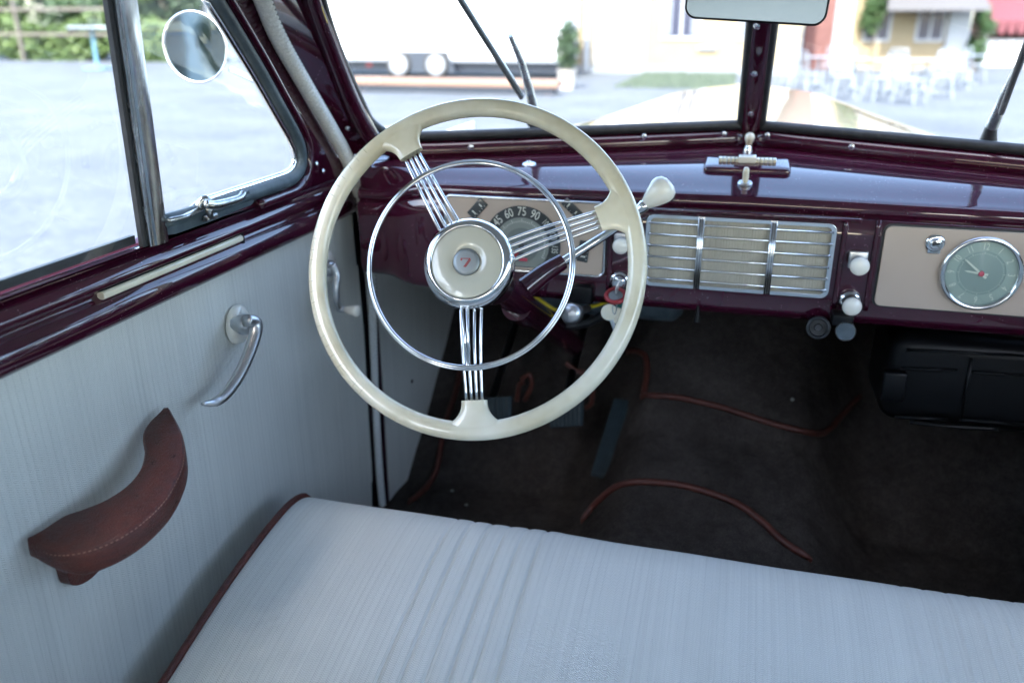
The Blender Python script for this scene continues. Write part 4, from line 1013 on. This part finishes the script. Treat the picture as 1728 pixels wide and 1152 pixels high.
    mk(MB().loft(rings, True, caps=True), 'window_post', 'post_chrome', d, 40)
    mk(MB().loft(r2, True, caps=True), 'post_seal', 'black_rubber', d, 40)
    # main side glass and its sill wiper
    mk(MB().poly([p+V((-.007,0,0)) for p in h2]), 'side_window', 'window_glass', d, 0)
    mk(MB().box((DXI-.018, -.1, 1.1425), (DXI-.012, postx(1.14).y-.02, 1.1525)), 'glass_wiper', 'black_rubber', d, 0)
    mk(MB().tube([(DXI-.026, -.1, 1.1435), (DXI-.026, postx(1.14).y-.02, 1.1435)], .004, 8), 'outer_trim', 'chrome', d, 180)
    if side > 0:
        mk(MB().box((DXI-.05, -.15, .35), (DXI-.012, 1.40, 1.14)), 'outer_skin', 'cream_paint', d, 0); return d
    mk(MB().box((DXI-.09, -.15, .35), (DXI-.034, 1.40, 1.098)), 'outer_skin', 'cream_paint', d, 0)
    # rubber block under the vent pane
    blk = [onDoor(a, b, .006) for a, b in ((282,372),(290,366),(345,349),(398,330),(420,322),(429,340),(424,346),(350,376),(296,395),(284,396))]
    mk(MB().poly(blk, depth=(-.02,0,0)), 'vent_seal_block', 'aged_rubber', d, 40, bevel=.003)
    # latch
    L = lambda a, b, o_: onDoor(a, b, o_)
    mb = MB().tube(spline([L(335,350,.010), L(343,336,.014), L(352,340,.018)], 4), .0055, 10)
    mb.tube(spline([L(345,344,.02), L(362,346,.024), L(385,341,.024), L(405,334,.022), L(411,325,.02)], 5), lambda u: lerp(.0062,.0042,u), 12)
    mb.tube([L(350,346,.02), L(356,367,.020)], lambda u: lerp(.006,.0035,u), 10)
    mb.rbox(L(355,366,.012), (.010,.022,.007), .002)
    mk(mb, 'vent_latch', 'worn_chrome', d, 180)
    mk(MB().tube([L(283,372,.010), L(310,366,.012), L(338,353,.012)], .0045, 8, up=(1,0,0), ry=.003), 'latch_strip', 'worn_chrome', d, 180)
    # ivory strip set in its groove
    p, q = onX(172, 494, DXI+.006), onX(408, 401, DXI+.006)
    mb = MB().loft([[V((DXI+a, yy, 1.1065+b)) for a, b in ((-.004,-.0052),(.006,-.0052),(.0085,-.003),(.0085,.002),(.006,.0042),(-.004,.0045))] for yy in (p.y, q.y)], True, caps=True)
    mk(mb, 'trim_strip', 'ivory', d, 40, bevel=.001)
    mk(MB().box((DXI-.006, p.y-.004, 1.1115), (DXI+.0068, q.y+.004, 1.1135)).box((DXI-.006, q.y+.0008, 1.098), (DXI+.007, q.y+.005, 1.1135)), 'strip_groove', 'black_enamel', d, 0)
    # door release
    xE = DXI
    c = onX(399, 547, xE); 
    rings = []
    for sc2, h in ((1,0),(1,.004),(.93,.0085),(.75,.0115),(.4,.013),(.02,.0133)):
        rings.append([c + V((h, math.cos(2*PI*k/36)*.0255*sc2, math.sin(2*PI*k/36)*.0280*sc2)) for k in range(36)])
    mk(MB().loft(rings, True, caps=True), 'handle_escutcheon', 'white_plastic', d, 60)
    B0 = onX(412, 547, xE+.022); H = lambda a, b, x_: onX(a, b, x_)
    mb = MB().lathe([(.010,-.016),(.0115,-.010),(.0145,-.003),(.0150,.003),(.0125,.010),(.007,.0145),(0,.0158)], B0, (1,0,0), 28, False)
    path = spline([H(416,541,xE+.038), H(431,545,xE+.043), H(430,566,xE+.045), H(417,604,xE+.047), H(399,640,xE+.047), H(378,668,xE+.046), H(360,679,xE+.043), H(342,681,xE+.040)], 6)
    mb.tube(path, lambda u: lerp(.0098, .0066, u) if u < .85 else lerp(.0066,.0030,(u-.85)/.15), 14, ry=lambda u: lerp(.0085,.0052,u) if u < .85 else lerp(.0052,.0025,(u-.85)/.15))
    mk(mb, 'door_handle', 'satin_metal', d, 180)
    # window winder
    c = onX(549, 450, xE+.0); rings = []
    for sc2, h in ((1,0),(1,.004),(.93,.0085),(.75,.0115),(.02,.013)):
        rings.append([c + V((h, math.cos(2*PI*k/36)*.0235*sc2, math.sin(2*PI*k/36)*.0295*sc2)) for k in range(36)])
    mk(MB().loft(rings, True, caps=True), 'winder_escutcheon', 'white_plastic', d, 60)
    B1 = onX(556, 453, xE+.024)
    mb = MB().lathe([(.009,-.016),(.011,-.008),(.0135,-.002),(.014,.003),(.0115,.009),(.006,.0135),(0,.0145)], B1, (1,0,0), 28, False)
    path = spline([H(560,447,xE+.036), H(568,462,xE+.042), H(567,485,xE+.044), H(569,507,xE+.044), H(575,521,xE+.044)], 5)
    mb.tube(path, lambda u: lerp(.0078,.0050,u), 12); e1 = H(575,521,xE+.044)
    mb.lathe([(.0065,-.004),(.007,.002),(.005,.009),(.0045,.012)], e1, (1,-.15,.0), 18)
    mk(mb, 'window_winder', 'satin_metal', d, 180)
    mk(MB().lathe([(.0045,.008),(.0065,.014),(.0085,.024),(.0100,.031),(.0095,.0345),(.006,.0362),(0,.0366)], e1, (1,-.15,0), 24, False), 'winder_knob', 'white_plastic', d, 180)
    return d
DL = door(-1); door(1)
for px, py in ((604,346),(535,277),(546,289)):  # last two are reflections on the frame paint, modelled as chrome screw heads
    p = onX(px, py, DXI+.012 if px > 600 else DXI+.008); screw(p, (1,.1,.1), .0036, DL)
# armrest: padded leather loop, ends on the door
def armrest():
    pz = lambda y_: .897 + (y_-.566)*.21
    def onA(px, py, off=0.):
        d = ray(px, py); a = .21; z0 = .897 - .566*a + off
        t_ = (z0 + a*EYE.y - EYE.z)/(d.z - a*d.y); return EYE + d*t_
    outer = [(291,697),(306,725),(313,760),(307,795),(285,838),(250,876),(205,908),(150,931),(95,938),(48,924)]
    inner = [(272,698),(251,712),(240,732),(243,760),(236,790),(214,818),(178,842),(140,858),(105,872),(52,916)]
    O = spline([onA(*p) for p in outer], 5); I = spline([onA(*p) for p in inner], 5)
    e_ = DL; rings = []; n = len(O); st1, st2 = [], []
    for i in range(n):
        o_, i_ = O[i], I[i]; u = i/(n-1); th_ = .027*min(1, .35+3.5*min(u, 1-u)); c = (o_+i_)/2; ac = (o_-i_); L_ = ac.length; ac = ac.normalized() if L_ > 1e-6 else V((1,0,0))
        L_ = max(L_, .004)/2; dn = V((0,0,-1)); r_ = min(.006, L_*.8, th_*.45)
        ring = []
        for cx, cz, a0 in ((1,0,0),(-1,0,90),(-1,1,180),(1,1,270)):
            for k in range(5):
                a = R(a0+22.5*k); px_ = cx*(L_-r_) + r_*math.cos(a); pz_ = (-r_ if cz == 0 else -th_+r_) + r_*math.sin(a)
                ring.append(c + ac*px_ + V((0,0,1))*(pz_ + .009*(1-(px_/L_)**2)*(1 if cz == 0 else -.3)))
        rings.append(ring); st1.append(c+ac*(L_-.0022)+V((0,0,-.0008))); st2.append(c-ac*(L_-.0022)+V((0,0,-.0008)))
    MB().loft(rings, True, caps=True).build('armrest', 'brown_leather', e_, 60, label='curved brown leather armrest')
    mb = MB()
    for st in (st1, st2):
        P_ = spline(st[2:-2], 6)
        acc = 0; last = P_[0]
        for i in range(1, len(P_)):
            acc += (P_[i]-P_[i-1]).length
            if acc > .0042: 
                d = (P_[i]-last).normalized(); mb.tube([P_[i]-d*.0013, P_[i]+d*.0013], .0006, 5); acc = 0; last = P_[i]
    mb.build('armrest_stitching', 'stitching', e_)
    q = onX(152, 955, DXI+.014)
    mb = MB().poly([q+V((0,-.032,.035)), q+V((0,.032,.035))]+[q+V((0,.030*math.cos(a_k*PI/12),.002-.017*math.sin(a_k*PI/12))) for a_k in range(0,13)], depth=(-.014,0,0))
    mb.build('armrest_tab', 'brown_leather', e_, 40, bevel=.004)
armrest()
# round side mirror outside
mc = onD(330, 80, 1.45); mn = (EYE-mc).normalized()*.62 + V((-.0,-1,.06)).normalized()*.38; mn.normalize()
mn = (EYE-mc).normalized()
Rm = .0595
target_back = V((-.42,-1.,.05)).normalized(); mnn = ((EYE-mc).normalized() + V((-.55,-.85,.06)).normalized()*.8).normalized()
mi = part('side_mirror', 'round exterior mirror on a chrome arm', mc)
nmir = (EYE-mc).normalized()
nm2 = (nmir + V((-.45,-.3,.0))).normalized()
MB().lathe([(0,-.022),(.025,-.02),(.045,-.012),(Rm,-.001),(Rm+.0012,.002),(Rm,.0035),(Rm-.0025,.0032),(Rm-.003,.001)], mc, nm2, 56, False).build('housing', 'chrome', mi, 180)
MB().lathe([(Rm-.0028,.0012),(.03,.0014),(0,.0015)], mc, nm2, 56, False).build('mirror_glass', 'mirror_silver', mi, 180)
pa, pb_ = onD(384,118,1.44), onD(462,152,1.40)
MB().tube(spline([pa - nm2*.012, lerp(pa,pb_,.5)+V((0,0,.002)), pb_, pb_+V((.05,.06,-.03))], 5), .0052, 10).build('arm', 'chrome', mi, 180)
# interior mirror
mp = onY(1282, 8, 1.262); mir = part('rear_view_mirror', 'rounded rectangular rear-view mirror on the divider bar', mp)
nrm = V((-.02,-1,-.03)).normalized(); MR = frame_m(mp + V((0,0,.018)), nrm)
def rr2(hx, hz, r, z, M_):
    out = []
    for cx, cy, a0 in ((hx-r,hz-r,0),(-hx+r,hz-r,90),(-hx+r,-hz+r,180),(hx-r,-hz+r,270)):
        for k in range(7): a = R(a0+15*k); out.append(M_ @ V((cx+r*math.cos(a), cy+r*math.sin(a), z)))
    return out
MR = MR @ Matrix.Translation((-.004,.008,0)) @ Matrix.Rotation(-.06, 4, 'Z')
MB().loft([rr2(.080,.040,.012,-.012,MR), rr2(.0935,.048,.016,-.004,MR), rr2(.0945,.049,.017,.001,MR), rr2(.0935,.048,.016,.0022,MR), rr2(.0915,.046,.014,.0015,MR)], True, caps=True).build('housing', 'black_enamel', mir, 60)
MB().poly(rr2(.0915,.046,.014,.0018,MR), depth=nrm*.0006).build('mirror_glass', 'rear_mirror_silver', mir, 0)
MB().tube([mp+V((0,.01,.01)), Bc+rake*.28], .008, 10).build('stalk', 'chrome', mir, 180)

# ---------------- rope welt (door seal)
rp = [(420,-60),(443,0),(470,65),(517,148),(556,214),(583,262),(600,305),(611,345),(618,395)]
P_ = [onX(a, b, DXI+.012 + .12*max(0,(onX(a,b,DXI).z-1.14))) for a, b in rp] + [onX(a, b, -.648) for a, b in ((624,450),(628,520),(631,600),(635,700),(640,790),(645,850),(648,900))]
P_ = spline(P_, 60)
MB().tube(P_, lambda u: lerp(.0108, .0072, sm(.55,.75,u)), 24, twist=(.15, 3, 800.)).build('door_welt', 'rope_cloth' if 'rope_cloth' in MATS else 'headliner', car, 180, label='twisted pale cloth welt along the door opening')
P2 = [onX(a+6, b, DXI+.002 + .12*max(0,(onX(a,b,DXI).z-1.14))) for a, b in rp] + [onX(a+7, b, -.655) for a, b in ((624,450),(628,520),(631,600),(635,700),(640,790),(645,850),(648,900))]
MB().tube(spline(P2, 6), .009, 8).build('door_rubber', 'black_rubber', car, 180)
def rope_y(z):
    R_ = P_[:540]
    for i in range(len(R_)-1):
        if (R_[i].z-z)*(R_[i+1].z-z) <= 0: return lerp(R_[i].y, R_[i+1].y, (z-R_[i].z)/((R_[i+1].z-R_[i].z) or 1))
    return R_[0].y + (R_[0].z-z)*.8 if z > R_[0].z else R_[-1].y
# A pillars: solid maroon web between door and windscreen
for side in (-1, 1):
    S = lambda p: V(p) if side < 0 else V((2*CX-p[0], p[1], p[2]))
    rings = []
    for k in range(13):
        h = lerp(-.03, TOPH+.02, k/12); a = wpt(-1, 1.012, h, .004); b = V((DXI+tumble(a.z)-.012, min(a.y-.012, rope_y(a.z)+.006), a.z))
        u = (b-a); rings.append([S(a+V((.002,-.004,0))), S(lerp(a,b,.5)+V((.0,-.006,0))), S(b), S(b+V((-.03,.03,0))), S(a+V((-.02,.03,0)))])
    MB().loft(rings, True, caps=True).build('windscreen_pillar', 'maroon_paint', car, 40)
    MB().poly([S(p) for p in ((-.664,1.366,.36),(-.664,1.366,1.14),(-.664,1.45,1.14),(-.664,1.45,.36))], depth=(-.03 if side < 0 else .03,0,0)).build('door_jamb', 'black_enamel', car, 0)
# cowl side that carries the dash into the body, maroon
for side in (-1, 1):
    S = lambda p: V(p) if side < 0 else V((2*CX-p[0], p[1], p[2]))
    MB().poly([S(p) for p in ((-.642,1.392,.40),(-.642,1.392,1.20),(-.642,1.60,1.20),(-.642,1.60,1.12),(-.642,1.46,1.0),(-.642,1.42,.8),(-.642,1.41,.40))], depth=(-.02,0,0)).build('cowl_side', 'dark_maroon', car, 0)

# ---------------- front bench
def sprof():
    return [(.06,.56),(.20,.572),(.34,.592),(.48,.622),(.60,.652),(.70,.678),(.78,.697),(.86,.712),(.92,.719),(.955,.718),(.985,.709),(1.005,.690),(1.016,.665),(1.02,.63),(1.02,.56),(1.018,.47)]
PR = spline([(0,a,b) for a, b in sprof()], 5)
bench = part('bench_seat', 'pale grey cloth bench seat with pleats and brown piping', (CX, .6, .45))
def pleat(x):
    z = 0.
    for xc, n_, am in ((PX0, 6, 1.), (PX0+.60, 6, .45)):
        for k in range(n_):
            c_ = xc + (k-2.5)*.0265 if xc == PX0 else xc + (k-2.5)*.0265
            z += -.0042*am*math.exp(-((x-c_)/.0026)**2)
            if abs(x-c_-.0125) < .0125: z += .0018*am*math.cos((x-c_-.0125)/.0125*PI/2)
    return z
px_a = onZ(800, 1000, .69).x; PX0 = px_a - .0
SXL, SXR = -.615, .64
NXS = 960; rows = []
for i in range(NXS+1):
    u = i/NXS; x = lerp(SXL, SXR, u); edge = min(u, 1-u)*(SXR-SXL); rd = .035
    q_ = max(0, 1-edge/rd); drop = rd*(1-math.sqrt(max(0, 1-q_*q_)))
    cr = 1 + 0*x; row = []
    for j, p in enumerate(PR):
        v_ = j/(len(PR)-1); pl = pleat(x)
        nz = .003*math.sin(x*9)*math.sin(p.y*11) + .0015*math.sin(x*31+p.y*8)
        topw = lerp(1, .25, sm(.88,.97,p.y))
        yy = p.y - drop*.9*sm(.86,1.0,p.y); xx = x
        if p.y > .97: yy += pl*.3
        row.append(V((xx, yy + (nz if p.y > .99 else 0), p.z - drop*1.0 + pl*topw + nz*topw*(0 if p.y>.99 else 1))))
    rows.append(row)
rows = [[V((p.x, p.y, .40)) for p in rows[0]]] + rows + [[V((p.x, p.y, .40)) for p in rows[-1]]]
seat = MB().loft(rows, False).build('cushion', 'seat_cloth', bench, 180)
L1 = rows[20]
MB().tube([p+V((-.003,0,.002)) for p in L1[10:-6]], .0052, 8).build('piping', 'brown_leather', bench, 180)
L2 = rows[-21]; MB().tube([p+V((.003,0,.002)) for p in L2[10:-6]], .0052, 8).build('piping', 'brown_leather', bench, 180)
# backrest, behind the camera's field
rows = []
for k in range(9):
    t_ = k/8; yy = lerp(.10, -.13, t_); zz = lerp(.60, 1.13, t_); rows.append([V((x, yy-.02*math.cos((x-CX)*2.3), zz)) for x in (-.61,-.3,0,.3,.64)])
rows.append([V((p.x, p.y-.07, p.z+.02)) for p in rows[-1]]); rows.append([V((p.x, p.y-.11, .5)) for p in rows[0]])
MB().loft(rows, False).build('backrest', 'seat_cloth', bench, 60)
# ---------------- roof, body and bonnet
rows = []
for k in range(13):
    y = lerp(1.33, -1.5, k/12); row = []
    for j in range(17):
        x = lerp(-.70, .74, j/16); a = abs(x-CX)/.72; yy = y - (.17*a if k == 0 else 0); z = 1.575 - .075*a**2.4 - .10*sm(.5,1.33,y)*(1-.2*a) - .22*sm(-.8,-1.5,y)
        row.append(V((x, yy, z)))
    rows.append(row)
MB().loft(rows, False).build('headliner', 'headliner', car, 180)
MB().loft([[p+V((0,0,.03)) for p in r] for r in rows], False).build('roof', 'cream_paint', car, 180)
wpts = lambda side, h: [wpt(side, u, h, .0) for u in (0,.5,1)]
# header over the windscreen
for side in (-1,1):
    a = [wpt(side, u, TOPH+.012, .0) for u in (0,.25,.5,.75,1.02)]
    MB().loft([a, [p+V((0,-.03,.012)) for p in a], [V((p.x,p.y-.10,1.56-.06*abs(p.x-CX)/.6)) for p in a]], False).build('header', 'maroon_paint', car, 180)
for s_ in (-1,1):
    x = -.69 if s_ < 0 else .727
    MB().box((min(x,x+.03*s_), -1.5, .35), (max(x,x+.03*s_), -.16, .46)).build('door_sill', 'dark_maroon', car, 0)
    MB().box((min(x,x+.03*s_), -.24, .46), (max(x,x+.03*s_), -.16, 1.139)).build('door_pillar', 'dark_maroon', car, 0)
    MB().box((min(x,x+.03*s_), -1.5, .46), (max(x,x+.03*s_), -1.2, 1.139)).build('rear_quarter', 'door_cloth', car, 0)
    MB().box((min(x,x+.03*s_), -.28, 1.14), (max(x,x+.03*s_), -.16, 1.54)).build('door_pillar', 'dark_maroon', car, 0)
    MB().box((min(x,x+.03*s_), -1.5, 1.14), (max(x,x+.03*s_), -1.2, 1.5)).build('rear_quarter', 'headliner', car, 0)
mb = MB().poly([(-.72,-1.5,.35),(.75,-1.5,.35),(.75,-1.5,1.5),(-.72,-1.5,1.5)], [[(-.55,-1.5,1.0),(.58,-1.5,1.0),(.58,-1.5,1.36),(-.55,-1.5,1.36)]], (0,-.03,0)); mb.build('rear_wall', 'headliner', car, 0)
MB().box((-.72,-1.5,.36),(.75,.32,.40)).build('rear_floor', 'carpet', car, 0)
MB().rbox((CX,-.95,.62), (1.25,.6,.3), .06).build('rear_seat', 'seat_cloth', car)
# bonnet
rows = []
for k in range(17):
    t_ = k/16; y = lerp(1.60, 3.0, t_); W_ = lerp(.70, .44, t_**.9); row = []
    for j in range(33):
        s_ = lerp(-1, 1, j/32); z = lerp(1.196, 1.206, t_) - lerp(.10,.16,t_)*abs(s_)**2.6 + .010*math.exp(-(s_*W_/.05)**2) - .3*max(0,t_-.9)**1.3
        row.append(V((CX+s_*W_, y, z)))
    rows.append(row)
MB().loft(rows, False).build('bonnet', 'cream_paint', car, 180, label='cream yellow bonnet outside the windscreen')
MB().tube([(CX, 1.62, 1.206), (CX, 2.3, 1.209), (CX, 2.95, 1.205)], .006, 8).build('bonnet_strip', 'chrome', car, 180)
rows = []
for k in range(5):
    row = []
    for j in range(33):
        s_ = lerp(-1, 1, j/32); q_ = abs(s_); yb_ = lerp(1.535, 1.37, q_); y = lerp(yb_, 1.605, k/4); z = lerp(lerp(1.212,1.188,q_), 1.196-.10*q_**2.6+.010*math.exp(-(s_*.70/.05)**2), (k/4)**1.)
        row.append(V((CX+s_*.70, y, z - (.0))))
    rows.append(row)
MB().loft(rows, False).build('scuttle', 'cream_paint', car, 180)
for s_ in (-1,1):
    rings = []
    for k in range(9):
        t_ = k/8; y = lerp(2.1, 3.4, t_); h = .35+.28*math.sin(PI*min(1,t_*1.1))**.7
        rings.append([V((CX+s_*(.70+.20*math.cos(a)), y, h*0+ .35 + (h-.0)*math.sin(a))) for a in [PI*j/12 for j in range(13)]])
    MB().loft(rings, False).build('front_wing', 'cream_paint', car, 180)
# wipers
def wiper(side, blade, arm, base, lab):
    n = wplane(side)[2]; off = wpt(side, .5, .1, -.020); offa = wpt(side, .5, .1, -.034)
    wpr = part('wiper', lab, onP(*base[0], offa, n)); J = lambda p, o_: onP(p[0], p[1], o_, n)
    b0, b1 = J(blade[0], off), J(blade[1], off)
    MB().tube([b0, b1], .0068, 8, up=n, ry=.0046).build('blade', 'black_rubber', wpr, 60)
    MB().tube([b0-n*.006, b1-n*.006], .0046, 8).build('blade_holder', 'satin_metal', wpr, 60)
    MB().tube([J(p, offa) for p in arm], lambda u: lerp(.0045,.0085,u), 10, up=n, ry=lambda u: lerp(.004,.0095,u)).build('arm', 'worn_chrome', wpr, 60)
    c = J(base[0], offa); e = J(base[1], offa)
    MB().tube([c, lerp(c,e,.5), e], lambda u: lerp(.0070,.0125,u), 16).build('base', 'black_rubber', wpr, 60)
wiper(-1, ((772,-8),(880,164)), ((861,60),(880,105),(893,150),(903,196)), ((899,178),(901,208)), 'left windscreen wiper')
wiper(1, ((1752,20),(1690,190)), ((1745,60),(1700,150),(1674,214)), ((1674,208),(1668,236)), 'right windscreen wiper')

# car itself: move the root label position only
